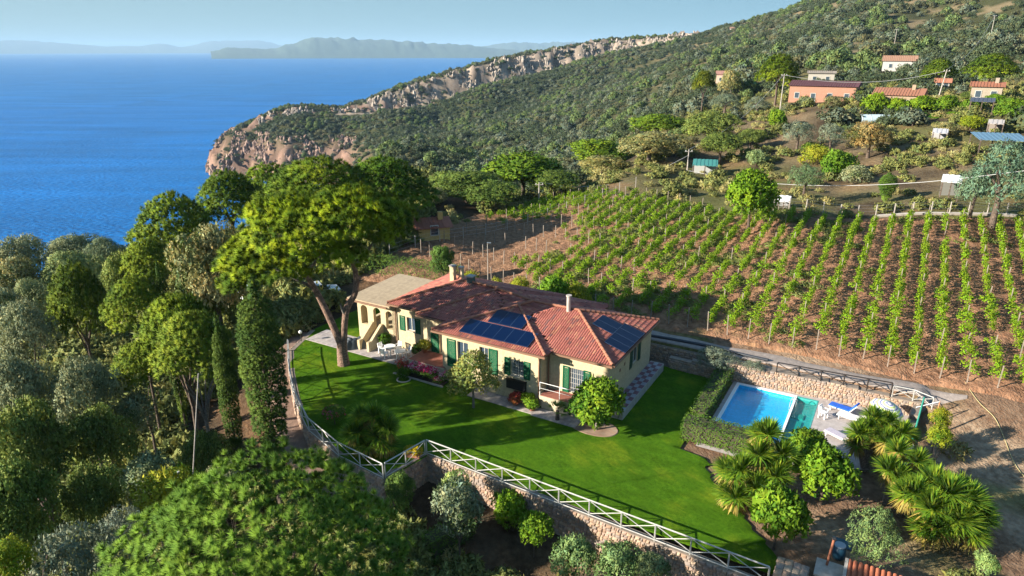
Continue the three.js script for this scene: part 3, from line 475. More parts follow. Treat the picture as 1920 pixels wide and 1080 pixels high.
// base colours of leaves
const KC = { pine: [.085, .145, .014], pineHi: [.27, .34, .024], pineDk: [.035, .08, .016], oak: [.075, .115, .028], oakHi: [.22, .27, .06], grey: [.16, .19, .095], greyHi: [.33, .35, .19], olive: [.13, .165, .11], oliveHi: [.24, .28, .19], fresh: [.085, .18, .015], freshHi: [.20, .33, .02], citrus: [.06, .15, .012], citrusHi: [.20, .31, .02], yellow: [.22, .26, .02], yellowHi: [.36, .36, .03], tan: [.24, .22, .085], tanHi: [.42, .37, .16], cyp: [.045, .092, .018], cypHi: [.135, .195, .032], dark: [.035, .075, .02], hedge: [.06, .13, .02], hedgeHi: [.16, .25, .04] };
const PROTO = {};
function proto(name, make) { if (!PROTO[name]) { srand(name.split('').reduce((a, c) => a * 31 + c.charCodeAt(0) | 0, 7)); PROTO[name] = make(); } return PROTO[name]; }
function trunkGeo(h, r0, spread, n, base = 0, lean = 0) {                     // a trunk that forks into limbs inside the crown
  const G = [limb([V(0, base - .3, 0), V(lean * .3 * h * .5, h * .3, 0), V(lean * h * .5, h * .62, rr(-.05, .05) * h)], [r0 * 1.25, r0 * .85, r0 * .65], 7)];
  for (let i = 0; i < n; i++) { const a = i / n * Math.PI * 2 + rr(-.4, .4), s = spread * rr(.6, 1); G.push(limb([V(lean * h * .42, h * rr(.42, .56), 0), V(lean * h * .45 + Math.cos(a) * s * .45, h * .72, Math.sin(a) * s * .45), V(lean * h * .45 + Math.cos(a) * s, h * rr(.8, .95), Math.sin(a) * s)], [r0 * .55, r0 * .34, r0 * .14], 5)); }
  return merge(G);
}
function lobesRound(n, R0, cy, flat, s) { const a = [[0, cy, 0, R0 * .72, R0 * .72 * flat, R0 * .72]]; for (let i = 0; i < n; i++) { const t = i / n * Math.PI * 2 + rr(-.4, .4), d = R0 * rr(.34, .56), r = R0 * rr(.36, .52); a.push([Math.cos(t) * d, cy + rr(-.34, .38) * R0 * flat, Math.sin(t) * d, r, r * flat * .95, r]); } for (let i = 0; i < n / 2; i++) { const t = rr(0, 6.3), d = R0 * rr(.1, .3), r = R0 * rr(.32, .42); a.push([Math.cos(t) * d, cy + R0 * flat * rr(.35, .55), Math.sin(t) * d, r, r * flat, r]); } return a; }
// tree kinds, all of unit crown radius 1 and height about 2; scaled where they stand
const KIND = {
  oak: (v) => ({ crown: crownGeo(lobesRound(8, 1, 1.12, .85), { puffs: 1050, r: .095, per: 15, len: .058, wid: .036, col: KC.oak, col2: KC.oakHi }), trunk: trunkGeo(1.5, .07, .5, 5), h: 2 }),
  grey: (v) => ({ crown: crownGeo(lobesRound(9, 1, 1.1, .82), { puffs: 1100, r: .095, per: 15, len: .052, wid: .026, col: KC.grey, col2: KC.greyHi }), trunk: trunkGeo(1.5, .06, .5, 5), h: 2 }),
  tan: (v) => ({ crown: crownGeo(lobesRound(8, 1, 1.1, .9), { puffs: 1000, r: .092, per: 15, len: .056, wid: .034, col: KC.oak, col2: KC.tanHi, pv: .3 }), trunk: trunkGeo(1.5, .07, .5, 5), h: 2 }),
  olive: (v) => ({ crown: crownGeo(lobesRound(8, 1, 1.05, .85), { puffs: 460, r: .13, per: 15, len: .075, wid: .026, col: KC.olive, col2: KC.oliveHi, inner: .15 }), trunk: trunkGeo(1.4, .09, .55, 5), h: 2 }),
  pine: (v) => ({ crown: crownGeo([[0, 1.3, 0, .72, .5, .72], [.4, 1.1, .2, .5, .34, .5], [-.45, 1.05, .15, .52, .34, .5], [.1, 1.0, -.5, .5, .33, .46], [0, 1.62, 0, .46, .3, .46], [-.1, .86, .5, .46, .28, .42]], { puffs: 1500, r: .075, per: 26, wid: .015, needle: 1, lump: .12, inner: .35, col: KC.pine, col2: KC.pineHi, rise: .5, low: -.3 }), trunk: trunkGeo(1.5, .055, .5, 6), h: 2 }),
  cypress: (v) => { const lob = []; for (let i = 0; i < 12; i++) { const t = i / 11, r = .34 * Math.pow(Math.sin(Math.PI * Math.pow(1 - t, .62) * .93 + .14), .85) + .03, a = i * 2.4; lob.push([Math.cos(a) * .02, .22 + t * 3.6, Math.sin(a) * .02, r, .36, r]); } return { crown: crownGeo(lob, { puffs: 4600, r: .05, per: 13, wid: .013, needle: 1, inner: .3, pv: .1, col: KC.cyp, col2: KC.cypHi, rise: 2.2, low: -.6 }), trunk: limb([V(0, -.2, 0), V(0, .6, 0), V(0, 2.8, 0)], [.07, .05, .02]), h: 4 }; },
  fresh: (v) => ({ crown: crownGeo(lobesRound(9, 1, 1.12, .92), { puffs: 560, r: .12, per: 14, len: .095, wid: .055, col: KC.fresh, col2: KC.freshHi }), trunk: trunkGeo(1.5, .055, .5, 5), h: 2 }),
  citrus: (v) => ({ crown: crownGeo(lobesRound(8, 1, 1.1, .85), { puffs: 420, r: .15, per: 13, len: .15, wid: .085, col: KC.citrus, col2: KC.citrusHi }), trunk: trunkGeo(1.5, .05, .45, 5), h: 2 }),
  bush: (v) => ({ crown: crownGeo(lobesRound(7, 1, .62, .7), { puffs: 360, r: .14, per: 13, len: .13, wid: .07, col: KC.fresh, col2: KC.citrusHi, low: -.7 }), trunk: trunkGeo(.8, .04, .4, 4), h: 1.3 }),
  shrub: (v) => ({ crown: crownGeo(lobesRound(7, 1, .6, .68), { puffs: 360, r: .13, per: 14, len: .09, wid: .045, col: KC.oak, col2: KC.greyHi, low: -.7 }), trunk: trunkGeo(.8, .04, .4, 4), h: 1.3 }),
  broom: (v) => ({ crown: crownGeo(lobesRound(7, 1, .62, .75), { puffs: 360, r: .15, per: 15, len: .10, wid: .04, col: KC.fresh, col2: KC.yellowHi, low: -.7 }), trunk: trunkGeo(.8, .04, .4, 4), h: 1.3 }),
  yellowTree: (v) => ({ crown: crownGeo(lobesRound(8, 1, 1.1, .9), { puffs: 560, r: .12, per: 14, len: .08, wid: .05, col: KC.yellow, col2: KC.yellowHi }), trunk: trunkGeo(1.5, .055, .5, 5), h: 2 }),
};
const tintMats = {};
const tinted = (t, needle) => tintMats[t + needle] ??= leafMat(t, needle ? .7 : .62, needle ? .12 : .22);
function plant(kind, variant, name, label, category, base, radius, height, o = {}) { // a tree or shrub of its own: trunk and crown
  const p = proto(kind + variant, () => KIND[kind](variant)), t = thing(name, label, category, base, o.turn ?? (variant * 2.1 + base.x * 1.7) % 6.28, o.group);
  const sy = kind === 'cypress' ? height / p.h : Math.min(height / p.h, radius * (o.tall ?? (kind === 'pine' ? 1.25 : /bush|shrub|broom/.test(kind) ? 1.35 : 1.8))), tr = mesh('trunk', p.trunk, o.bark ?? MT.bark, t); tr.scale.set(radius, height / p.h, radius);
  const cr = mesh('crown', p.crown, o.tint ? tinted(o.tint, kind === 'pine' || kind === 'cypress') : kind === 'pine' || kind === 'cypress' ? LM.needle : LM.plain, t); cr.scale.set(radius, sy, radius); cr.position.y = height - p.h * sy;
  return t;
}
// a tree whose crown fills pixels x0..x1 with its top at y, standing at distance D on the ground
function treeAt(kind, variant, name, label, category, x0, x1, y, D, o = {}) {
  const a = atD((x0 + x1) / 2, y, D), r = a.distanceTo(atD(x1, y, D)), gy0 = Math.min(o.maxBase ?? 1e9, o.base ?? ground(a.x, a.z)); let h = a.y - gy0; const top = a.y;
  h = Math.max(h, r * (o.minH ?? .9)); return plant(kind, variant, name, label, category, V(a.x, top - h, a.z), r / (o.fit ?? .98), h, o);
}
function hedgeGeo(w, h, len, o = {}) {                                        // clipped hedge: leaves all over the faces of a box, from x = 0 to len
  const B = new Leaves(), den = o.den ?? 130, faces = [[len * w, 'y'], [len * h, 'z'], [len * h, '-z'], [w * h, 'x'], [w * h, '-x']];
  for (const [A, f] of faces) for (let i = 0; i < A * den; i++) {
    let p, n; const a = R(), b = R();
    if (f === 'y') { p = V(a * len, h, (b - .5) * w); n = V(0, 1, 0); } else if (f.endsWith('z')) { const s = f === 'z' ? 1 : -1; p = V(a * len, b * h, s * w / 2); n = V(0, 0, s); } else { const s = f === 'x' ? 1 : -1; p = V(s > 0 ? len : 0, b * h, (a - .5) * w); n = V(s, 0, 0); }
    const bump = .09 * n3(p.x * 1.3, p.y * 1.6, p.z * 1.6) + rr(-.06, .04); p.addScaledVector(n, bump);
    const nn = n.clone().addScaledVector(rdir(), .75).normalize(), d = rdir(); d.addScaledVector(nn, -d.dot(nn)).normalize();
    const t = clamp(.5 + .6 * n3(p.x * .7, p.y, p.z) + rr(-.3, .3), 0, 1), k = tint((o.col ?? KC.hedge).map((x, e) => lerp(x, (o.col2 ?? KC.hedgeHi)[e], t)), .2);
    B.leaf(p, d, nn, (o.len ?? .13) * rr(.7, 1.3), .065, k, nn.clone().add(n).normalize());
  }
  return B.geo();
}
// yucca: bare trunks, each with a head of sword leaves and a skirt of dry ones
function yuccaHead(B, c, r, n, dry = .22, up = V(0, 1, 0)) {
  const q = new THREE.Quaternion().setFromUnitVectors(V(0, 1, 0), up);
  for (let i = 0; i < n; i++) {
    const t = Math.pow(R(), .8), old = t > 1 - dry, el = lerp(1.45, old ? -1.0 : -.25, t) + rr(-.15, .15), a = rr(0, 6.283), L0 = r * rr(.8, 1.1) * (old ? .85 : 1);
    const d = V(Math.cos(a) * Math.cos(el), Math.sin(el), Math.sin(a) * Math.cos(el)).applyQuaternion(q), s = d.clone().cross(V(0, 1, 0)).normalize().multiplyScalar(r * .036), n1 = s.clone().cross(d).normalize(); if (n1.y < 0) n1.negate();
    const k = old ? tint([.34, .27, .07], .25) : tint(pick([[.12, .23, .02], [.20, .31, .024], [.30, .38, .032], [.08, .17, .02], [.14, .26, .02]]), .2), p = c.clone().addScaledVector(d, r * .08), m = p.clone().addScaledVector(d, L0 * .55), e = p.clone().addScaledVector(d, L0).add(V(0, -L0 * .12 * Math.cos(el), 0)), nm = n1.clone().addScaledVector(d, .4).normalize();
    B.face(p.clone().sub(s), p.clone().add(s), m.clone().add(s), nm, k); B.face(p.clone().sub(s), m.clone().add(s), m.clone().sub(s), nm, k); B.face(m.clone().sub(s), m.clone().add(s), e, nm, k);
  }
}
function yucca(label, base, heads, o = {}) {                                  // heads: [dx, height, dz, leaf length]
  const t = thing('yucca', label, 'yucca', base, 0, o.group); srand(heads.length * 97 + Math.round(base.x * 10));
  const k0 = o.k ?? 1, tr = [], B = new Leaves(), more = heads.flatMap(([x, h, z, r]) => [[x, h, z, r], [x + rr(-.5, .5), h * rr(.72, 1.0), z + rr(-.5, .5), r * rr(.8, .95)]]);
  for (const [x, h, z, r] of more) { tr.push(limb([V(x * .15, -.2, z * .15), V(x * .5, h * .45, z * .5), V(x, h, z)], [.17, .12, .09], 6)); yuccaHead(B, V(x, h, z), r * k0, 2.6 * (o.n ?? 120), o.dry ?? .22, V(x * .12, 1, z * .12).normalize()); }
  mesh('trunk', merge(tr), MT.barkPale, t); mesh('leaves', B.geo(), LM.plain, t); return t;
}

// ---------------------------------------------------------------- garden: lawn, terrace, paths, road
const gm = (m, o) => Object.assign(m, o);
{ // lawn: from the curved garden wall to the pool hedge
  const nv = 76, nu = 110, rightU = (v) => (v < -9.9 ? lerp(-8.9, -8.2, clamp((v + 13.3) / 3.3, 0, 1)) : v < -1.5 ? lerp(13.2, 7.2, sstep(v, -10.5, -1.8)) : 5.2), vs = [];
  for (let j = 0; j <= 20; j++) vs.push(lerp(-13.25, -9.92, j / 20)); for (let j = 0; j <= nv; j++) vs.push(lerp(-9.90, 9.75, j / nv));
  const g = grid(nu, vs.length - 1, (i, j) => {
    const v = vs[j], a = leftU(v) + .12, b = rightU(v) + (v > -9.8 && v < -1.5 ? .35 * n2(v * 1.3, 3) : 0), u = lerp(a, b, i / nu), p = HU(u, 0, v), f = fbm(p.x * .22, p.z * .22, 4), h = fbm(p.x * 1.2, p.z * 1.2, 3);
    const y = .05 * fbm(p.x * .15, p.z * .15, 2) - (Math.abs(u - b) < .3 ? .06 : 0), k = [.105, .225, .014], w = sstep(f, .02, .5);
    const worn = sstep(v, -1.0, -2.0) * 0 + clamp(sstep(h + f, .45, .8), 0, 1) * .25, c = [lerp(k[0], .24, w * .6) + worn * .1, lerp(k[1], .345, w * .55), k[2] + .006 * w]; const t = .90 + .2 * h + .09 * n2(v * 2.4, u * .12) + .05 * n2(v * 7, u * .3);
    return [p.x, y, p.z, c[0] * (t + .10 * sstep(h, .1, .5)), c[1] * t, c[2] * t, p.x, p.z];
  });
  tag(struct('lawn', g, M(1, 1, 1, .95, { specularIntensity: .06, vertexColors: true, map: T.grass, bumpMap: T.grassB, bumpScale: .05 })));
}
const sheet = (name, u0, u1, v0, v1, y, m, n = 8) => struct(name, grid(n, n, (i, j) => { const p = HU(lerp(u0, u1, i / n), 0, lerp(v0, v1, j / n)); return [p.x, typeof y === 'function' ? y(p) : y, p.z, 1, 1, 1, lerp(u0, u1, i / n), lerp(v0, v1, j / n)]; }), m);
function slabs(parent, u0, u1, v0, v1, y, s, mats, seedN) {                    // paving stones laid one by one
  srand(seedN); const nu = Math.round((u1 - u0) / s), nv = Math.max(1, Math.round((v1 - v0) / s)), du = (u1 - u0) / nu, dv = (v1 - v0) / nv;
  for (let i = 0; i < nu; i++) for (let j = 0; j < nv; j++) { const b = mesh('paving_slab', box(du - .02, .05, dv - .02, 0, 0, 0), pick(mats), parent); b.position.copy(HU(u0 + (i + .5) * du, y + rr(-.003, .003), v0 + (j + .5) * dv)); b.rotation.y = TURN; }
}
const paveMats = [M(.50, .45, .44, .9, { map: T.conc }), M(.44, .39, .38, .9, { map: T.conc }), M(.54, .48, .45, .9, { map: T.conc })];
slabs(sheet('terrace', -28.2, -16.7, -1.0, 1.65, .10, MT.conc), -28.1, -16.75, -.95, 1.6, .1, .62, paveMats, 31);
slabs(sheet('walkway', -10.4, -5.0, -2.35, -1.05, .035, MT.conc), -10.4, -5.0, -2.35, -1.06, .03, .6, paveMats, 32);
slabs(sheet('walkway', -5.0, -1.6, -2.5, -1.25, .03, MT.conc), -5.0, -1.6, -2.5, -1.3, .025, .6, paveMats, 33);
// stone walls: a mortared core with every stone standing proud of it
const stoneMats = [[.52, .36, .25], [.46, .30, .21], [.58, .43, .31], [.42, .33, .27], [.55, .38, .30], [.36, .29, .25]].map((c) => M(...c, .93, { map: T.stone, bumpMap: T.rockB, bumpScale: .01 }));
const stoneVar = (() => { srand(77); return [0, 1, 2, 3, 4, 5].map(() => { const j = () => rr(-.09, .09), b = [[-.5, -.5], [.5, -.5], [.5, .5], [-.5, .5]].map(([x, y]) => V(x + j(), y + j(), 0)), f = b.map((q) => V(q.x * .74 + j() * .6, q.y * .74 + j() * .6, .8 + j())), c = V(j(), j(), 1.05), P = [], tri = (x, y, z) => [x, y, z].forEach((q) => P.push(q.x, q.y, q.z)); for (let i = 0; i < 4; i++) { const n = (i + 1) % 4; tri(b[i], b[n], f[n]); tri(b[i], f[n], f[i]); tri(f[i], f[n], c); } const g = new THREE.BufferGeometry(); g.setAttribute('position', new THREE.Float32BufferAttribute(P, 3)); g.computeVertexNormals(); return metreUV(g); }); })();
function stoneWall(name, label, pts, top, bot, o = {}) {                       // pts: [u, v] along the wall, outer face to the right of the walk
  const w = label ? tag(thing(name, label, 'wall')) : thing(name), P = pts.map(([u, v]) => HU(u, 0, v)), core = [], list = []; srand(o.seed ?? 3);
  const th = o.th ?? .4, len = []; let S = 0; for (let i = 1; i < P.length; i++) len.push(P[i].distanceTo(P[i - 1]));
  for (let i = 0; i < len.length; i++) {
    const a = P[i], b = P[i + 1], d = b.clone().sub(a).normalize(), out = V(-d.z, 0, d.x).multiplyScalar(o.flip ? -1 : 1), yaw = Math.atan2(out.x, out.z), S0 = S; S += len[i];
    const yt = (s) => (typeof top === 'function' ? top(s) : top), yb = (s) => (typeof bot === 'function' ? bot(s) : bot), K = Math.max(1, Math.round(len[i] / 2));
    for (let k = 0; k < K; k++) { const s0 = len[i] * k / K, s1 = len[i] * (k + 1) / K, h1 = (yt(S0 + s0) + yt(S0 + s1)) / 2, h0 = Math.min(yb(S0 + s0), yb(S0 + s1)), c = a.clone().addScaledVector(d, (s0 + s1) / 2).addScaledVector(out, -th / 2); const g = box(s1 - s0 + .02, h1 - h0, th, 0, (h0 + h1) / 2, 0, yaw); g.translate(c.x, 0, c.z); core.push(g); }
    const faces = o.both ? [[out, 0, yaw], [out.clone().negate(), -th, yaw + Math.PI]] : [[out, 0, yaw]];
    for (const [n, off, ya] of faces) for (let y = 0; ; y += 0) {
      const rows = []; let h = yb(S0); while (h < yt(S0 + len[i] / 2) - .06) { const rh = rr(.11, .24); rows.push([h, rh]); h += rh; }
      for (const [h0, rh] of rows) { let s = rr(-.1, .1); while (s < len[i] - .08) { const sw = rr(.12, .38); if (h0 >= yb(S0 + s) - .1 && h0 + rh * .6 <= yt(S0 + s)) { const p = a.clone().addScaledVector(d, s + sw / 2).addScaledVector(n, off === 0 ? -.01 : th - .01 - 0); if (off) p.copy(a.clone().addScaledVector(d, s + sw / 2).addScaledVector(out, -th + .01)); p.y = h0 + rh / 2; list.push([p, ya, sw, Math.min(rh, yt(S0 + s) - h0)]); } s += sw; } }
      break;
    }
    if (o.cap) { let s = 0; while (s < len[i] - .05) { const sw = Math.min(rr(.4, .7), len[i] - s), y = yt(S0 + s + sw / 2); const g = box(sw - .02, .07, th + .12, 0, 0, 0, yaw), c = a.clone().addScaledVector(d, s + sw / 2).addScaledVector(out, -th / 2); g.translate(c.x, y + .035 + rr(-.006, .006), c.z); (o.capList ??= []).push(g); s += sw; } }
  }
  mesh('core', merge(core), M(.30, .24, .19, .95, { map: T.conc }), w);
  if (o.capList) { o.capList.forEach((g, i) => { if (i < 200) mesh('coping_stone', g, MT.concPale, w); }); }
  const near = list.map((e) => [e, Math.hypot(e[0].x, e[0].z)]).sort((a, b) => a[1] - b[1]), rest = [];
  near.forEach(([[p, ya, sw, sh]], i) => {
    const q = new THREE.Quaternion().setFromEuler(new THREE.Euler(0, ya, rr(-.12, .12))), g = pick(stoneVar), m = pick(stoneMats), sc = V(sw * .98, sh * .98, rr(.05, .12));
    if (i < (o.parts ?? 0)) { const s = mesh('stone', g, m, w); s.position.copy(p); s.quaternion.copy(q); s.scale.copy(sc); }
    else { const c = g.clone(); c.applyMatrix4(new THREE.Matrix4().compose(p, q, sc)); const k = m.color.clone().multiplyScalar(rr(.85, 1.12)), col = new Float32Array(c.attributes.position.count * 3); for (let e = 0; e < col.length; e += 3) { col[e] = k.r; col[e + 1] = k.g; col[e + 2] = k.b; } c.setAttribute('color', new THREE.BufferAttribute(col, 3)); rest.push(c); }
  });
  if (rest.length) stuff(mesh('stone', merge(rest), M(1, 1, 1, .93, { vertexColors: true, map: T.stone }), w));
  return w;
}
const FR = [[-8.35, -9.95], [13.0, -10.95]];
stoneWall('stone_wall', 'long tall stone retaining wall below the lawn under the white fence', FR, 0, (s) => -2.9 + s * .06, { parts: 290, seed: 4, flip: false });
stoneWall('stone_wall', 'short corner stone wall where the two white fences meet at a point', [[-9.0, -13.4], [-8.35, -9.97]], 0, -2.9, { seed: 5 });
stoneWall('stone_wall', 'curved stone garden wall beside the sloping footpath on the left', leftWall.slice().reverse(), 0, -2.6, { parts: 160, seed: 6 });
stoneWall('stone_wall', 'pink stone retaining wall between swimming pool and the road', [[4.6, 9.75], [18.3, 10.6]], (s) => 1.38 - .25 * sstep(s, 7, 13), -.1, { parts: 200, seed: 7, flip: false, th: 1.0 });
stoneWall('stone_wall', 'low stone wall in shade at the back of the lawn right of the villa', [[.9, 9.7], [4.58, 9.4]], (s) => .75 + .12 * s, -.1, { seed: 8, th: .5 });
stoneWall('stone_wall', 'shaded stone wall holding the road behind the right end of the villa', [[-9, 10.85], [4.7, 10.85]], 1.22, -.1, { seed: 18, th: .35 });
stoneWall('stone_wall', 'short stone wall at the right end of the pool terrace', [[18.3, 10.6], [18.0, 7.2]], (s) => 1.1 - .2 * s, -.1, { seed: 9, both: 1, th: .45, flip: true });
// white fence with crossed braces
function braceFence(label, pts, o = {}) {
  const f = thing('fence', label, 'fence'), h = o.h ?? .98, m = o.m ?? MT.white, w = o.w ?? .058, P = pts;
  P.forEach((p) => mesh('post', bar(p.clone().setY(p.y - .05), p.clone().setY(p.y + h), w * 1.1), m, f));
  for (let i = 0; i < P.length - 1; i++) {
    const a = P[i], b = P[i + 1], up = (p, y) => p.clone().setY(p.y + y), d = b.clone().sub(a).normalize(), n = V(-d.z, 0, d.x).multiplyScalar(w * .55), sh = (p, k) => p.clone().addScaledVector(n, k);
    mesh('top_rail', bar(up(a, h + .03), up(b, h + .03), w * 1.2, w), m, f);
    if (!o.noBottom) mesh('bottom_rail', bar(sh(up(a, .1), 1), sh(up(b, .1), 1), w * .75), m, f);
    mesh('brace', bar(sh(up(a, .12), -1), sh(up(b, h - .05), -1), w * .62), m, f); mesh('brace', bar(sh(up(a, h - .05), -1.75), sh(up(b, .12), -1.75), w * .62), m, f);
  }
  return f;
}
const along = (pts, step, y) => { const P = pts.map(([u, v]) => HU(u, 0, v)), out = []; let L0 = 0; const len = P.slice(1).map((p, i) => p.distanceTo(P[i])), tot = len.reduce((a, b) => a + b), n = Math.round(tot / step); for (let k = 0; k <= n; k++) { let s = tot * k / n, i = 0; while (i < len.length - 1 && s > len[i]) s -= len[i++]; out.push(P[i].clone().lerp(P[i + 1], Math.min(1, s / len[i])).setY(typeof y === 'function' ? y(k / n) : y)); } return out; };
braceFence('long white wooden fence with crossed braces along the front lawn edge', along([[-8.35, -10.1], [12.3, -10.95]].map((a) => [a[0], a[1] + .15]), 1.9, .02));
braceFence('short white wooden fence joining the fence corner to the pointed end', along([[-8.95, -13.2], [-8.4, -10.05]], 1.6, .02));
braceFence('curved white wooden fence on the garden wall beside the footpath', along(leftWall.slice(1, -1).reverse().concat([[-9.0, -13.35]]), 1.95, .02));
braceFence('dark iron fence with crossed braces between road and pool wall', along([[8.9, 10.02], [12.2, 10.22], [16.4, 10.58]], 1.46, 1.32), { m: MT.darkIron, w: .06, h: .85, noBottom: 1 });
braceFence('short white fence panel at the right end of the dark iron fence', along([[16.5, 10.6], [17.6, 10.7], [18.9, 10.0]], 1.25, 1.15), { w: .05, h: .8, noBottom: 1 });
// road behind the pool wall and the villa, footpath by the garden wall
{
  const road = (u) => [lerp(9.9, 9.9, 0) + .55 + (u > 4 ? .0 : 0), 13.1 + .35 * n2(u * .2, 1)];
  struct('road', grid(90, 8, (i, j) => { const u = lerp(-19, 21, i / 90), [a, b] = road(u), v = lerp(a + (u > 18 ? (u - 18) * .7 : 0), b, j / 8), p = HU(u, 0, v), k = .9 + .25 * fbm(u * .5, v * .8, 3); return [p.x, ground(p.x, p.z) + .045 - (j % 8 === 0 ? .06 : 0), p.z, .40 * k, .335 * k, .30 * k, u, v]; }), M(1, 1, 1, .95, { vertexColors: true, map: T.conc, bumpMap: T.soilB, bumpScale: .015 }));
  const out = leftWall.map(([u, v], i) => { const a = leftWall[Math.max(0, i - 1)], b = leftWall[Math.min(leftWall.length - 1, i + 1)], dx = b[0] - a[0], dy = b[1] - a[1], l = Math.hypot(dx, dy); return [[u, v], [dy / l * -1, dx / l]]; });
  const at2 = (t) => { const k = t * (out.length - 1), i = Math.min(out.length - 2, Math.floor(k)), f = k - i, q = (e) => lerp(out[i][e[0]][e[1]], out[i + 1][e[0]][e[1]], f); return [q([0, 0]), q([0, 1]), q([1, 0]), q([1, 1])]; };
  const pathY = (t) => lerp(-2.15, -.25, Math.pow(t, .9));
  struct('footpath', grid(60, 6, (i, j) => { const t = i / 60, [u, v, nx, nv] = at2(t), w = lerp(.03, 1.75, j / 6), s = nv > 0 ? -1 : 1, p = HU(u + nx * w * s, 0, v + nv * w * s), k = .9 + .2 * fbm(p.x, p.z, 3); return [p.x, pathY(t) - (j === 6 ? .25 : 0), p.z, .34 * k, .22 * k, .165 * k, p.x, p.z]; }), M(1, 1, 1, .95, { vertexColors: true, map: T.conc, bumpMap: T.soilB, bumpScale: .02 }));
}
// ---------------------------------------------------------------- pool and its terrace
{
  const s = new THREE.Shape([[6.0, -.6], [10.6, -.6], [12.6, .8], [15, 1.6], [18.1, 3.2], [18.1, 10.6], [6.0, 9.85]].map((a) => new THREE.Vector2(...a))), hole = new THREE.Path([[6.5, 1.85], [11.95, 1.85], [11.95, 9.5], [6.5, 9.5]].map((a) => new THREE.Vector2(...a))); s.holes.push(hole);
  const g = new THREE.ShapeGeometry(s); g.rotateX(-Math.PI / 2); const d = struct('pool_terrace', metreUV(g), MT.paver); d.position.copy(HU(0, .02, 0)); d.rotation.y = TURN;
  const pool = thing('swimming_pool', 'bright blue rectangular swimming pool with a shallow teal side strip', 'swimming pool', HU(0, 0, 0), TURN), sp = (a, b, c, e, f, h) => hspan(a, b, c, e, f, h);
  const tileM = M(.04, .64, .95, .4, { map: T.plaster });
  mesh('basin', merge([sp(6.3, 10.5, -.5, -.35, 1.7, 9.6), sp(6.3, 6.5, -.35, -.02, 1.7, 9.6), sp(6.5, 10.5, -.35, -.02, 1.7, 1.85), sp(6.5, 10.5, -.35, -.02, 9.5, 9.6), sp(10.5, 10.56, -.35, -.12, 1.85, 9.5)]), tileM, pool);
  mesh('coping', merge([sp(6.28, 6.5, -.02, .05, 1.65, 9.7), sp(6.5, 10.6, -.02, .05, 1.63, 1.85), sp(6.5, 10.6, -.02, .05, 9.5, 9.72), sp(10.44, 10.60, -.12, .05, 1.85, 9.5)]), M(.80, .82, .84, .6), pool);
  mesh('shallow_shelf', merge([sp(10.6, 11.98, -.5, -.3, 1.7, 9.75), sp(11.95, 12.05, -.3, .035, 1.7, 9.7), sp(10.6, 11.95, -.3, .035, 9.5, 9.7), sp(10.6, 11.95, -.3, .035, 1.65, 1.85)]), M(.06, .42, .40, .5, { map: T.plaster }), pool);
  for (const [a, b, c, e] of [[10.66, 11.42, 6.75, 7.45], [10.66, 11.42, 4.9, 6.35], [10.66, 11.42, 3.6, 4.6], [10.66, 11.42, 2.1, 3.2]]) mesh('shelf_tile', sp(a, b, -.3, -.22, c, e), M(.008, .24, .20, .5), pool);
  const wg = new THREE.PlaneGeometry(4.0, 7.65, 1, 1); wg.rotateX(-Math.PI / 2); wg.translate(8.5, -.09, -5.675); mesh('water', metreUV(wg), M(.62, .90, 1, .03, { transmission: 1, thickness: 0, ior: 1.33, bumpMap: T.pool, bumpScale: .03 }), pool);
  const w2 = new THREE.PlaneGeometry(1.35, 7.65, 1, 1); w2.rotateX(-Math.PI / 2); w2.translate(11.275, -.10, -5.675); mesh('water', metreUV(w2), M(.62, .95, .95, .03, { transmission: 1, thickness: 0, ior: 1.33, bumpMap: T.pool, bumpScale: .02 }), pool);
  const rail = []; for (const v of [7.9, 8.3]) rail.push(tube([V(10.35, -.7, -v), V(10.35, .35, -v), V(10.5, .6, -v), V(10.72, .45, -v), V(10.75, .03, -v)], .022, 6, 20)); for (const y of [-.5, -.25]) rail.push(bar(V(10.35, y, -7.9), V(10.35, y, -8.3), .03)); mesh('ladder', merge(rail), MT.steel, pool);
}
// loungers, parasol, chairs
function lounger(label, p, turn, mat, back) {
  const t = thing('sun_lounger', label, 'sun lounger', p, turn, null), P = [];
  for (const z of [-.3, .3]) P.push(bar(V(-.95, .3, z), V(.45, .3, z), .04), bar(V(.45, .3, z), V(.45 + Math.cos(back) * .75, .3 + Math.sin(back) * .75, z), .04)); P.push(bar(V(-.95, .3, -.3), V(-.95, .3, .3), .04)); mesh('frame', merge(P), MT.whitePlastic, t);
  for (const [x, z] of [[-.8, -.28], [-.8, .28], [.5, -.28], [.5, .28]]) mesh('leg', bar(V(x, 0, z), V(x, .3, z), .045), MT.whitePlastic, t);
  const soft = (len, q, x, y) => { const g = new THREE.BoxGeometry(len, .09, .58, 8, 1, 4), a = g.attributes.position; for (let i = 0; i < a.count; i++) if (a.getY(i) > 0) a.setY(i, a.getY(i) + .015 * Math.cos(a.getX(i) * 22)); g.translate(len / 2, .06, 0); g.rotateZ(q); g.translate(x, y, 0); g.computeVertexNormals(); return metreUV(g); };
  mesh('seat_cushion', soft(1.38, 0, -.94, .31), mat, t); mesh('back_cushion', soft(.76, back, .45, .31), mat, t); return t;
}
const blueCloth = M(.012, .10, .50, .85), whiteCloth = M(.70, .69, .68, .85);
const striped = noiseTex(64, .22, (x, y) => ((y * 2) % 1 < .5 ? [.80, .78, .80] : [.50, .46, .56]), true);
lounger('blue cushioned sun lounger with raised back beside the pool wall', HU(13.75, .03, 8.75), TURN - .25, blueCloth, .95);
lounger('white sun lounger just in front of the blue cushioned lounger', HU(14.4, .03, 7.7), TURN - .25, whiteCloth, .7);
lounger('striped pale sun lounger half hidden behind the green yuccas', HU(13.9, .03, 4.7), TURN - .5, M(1, 1, 1, .85, { map: striped }), .8);
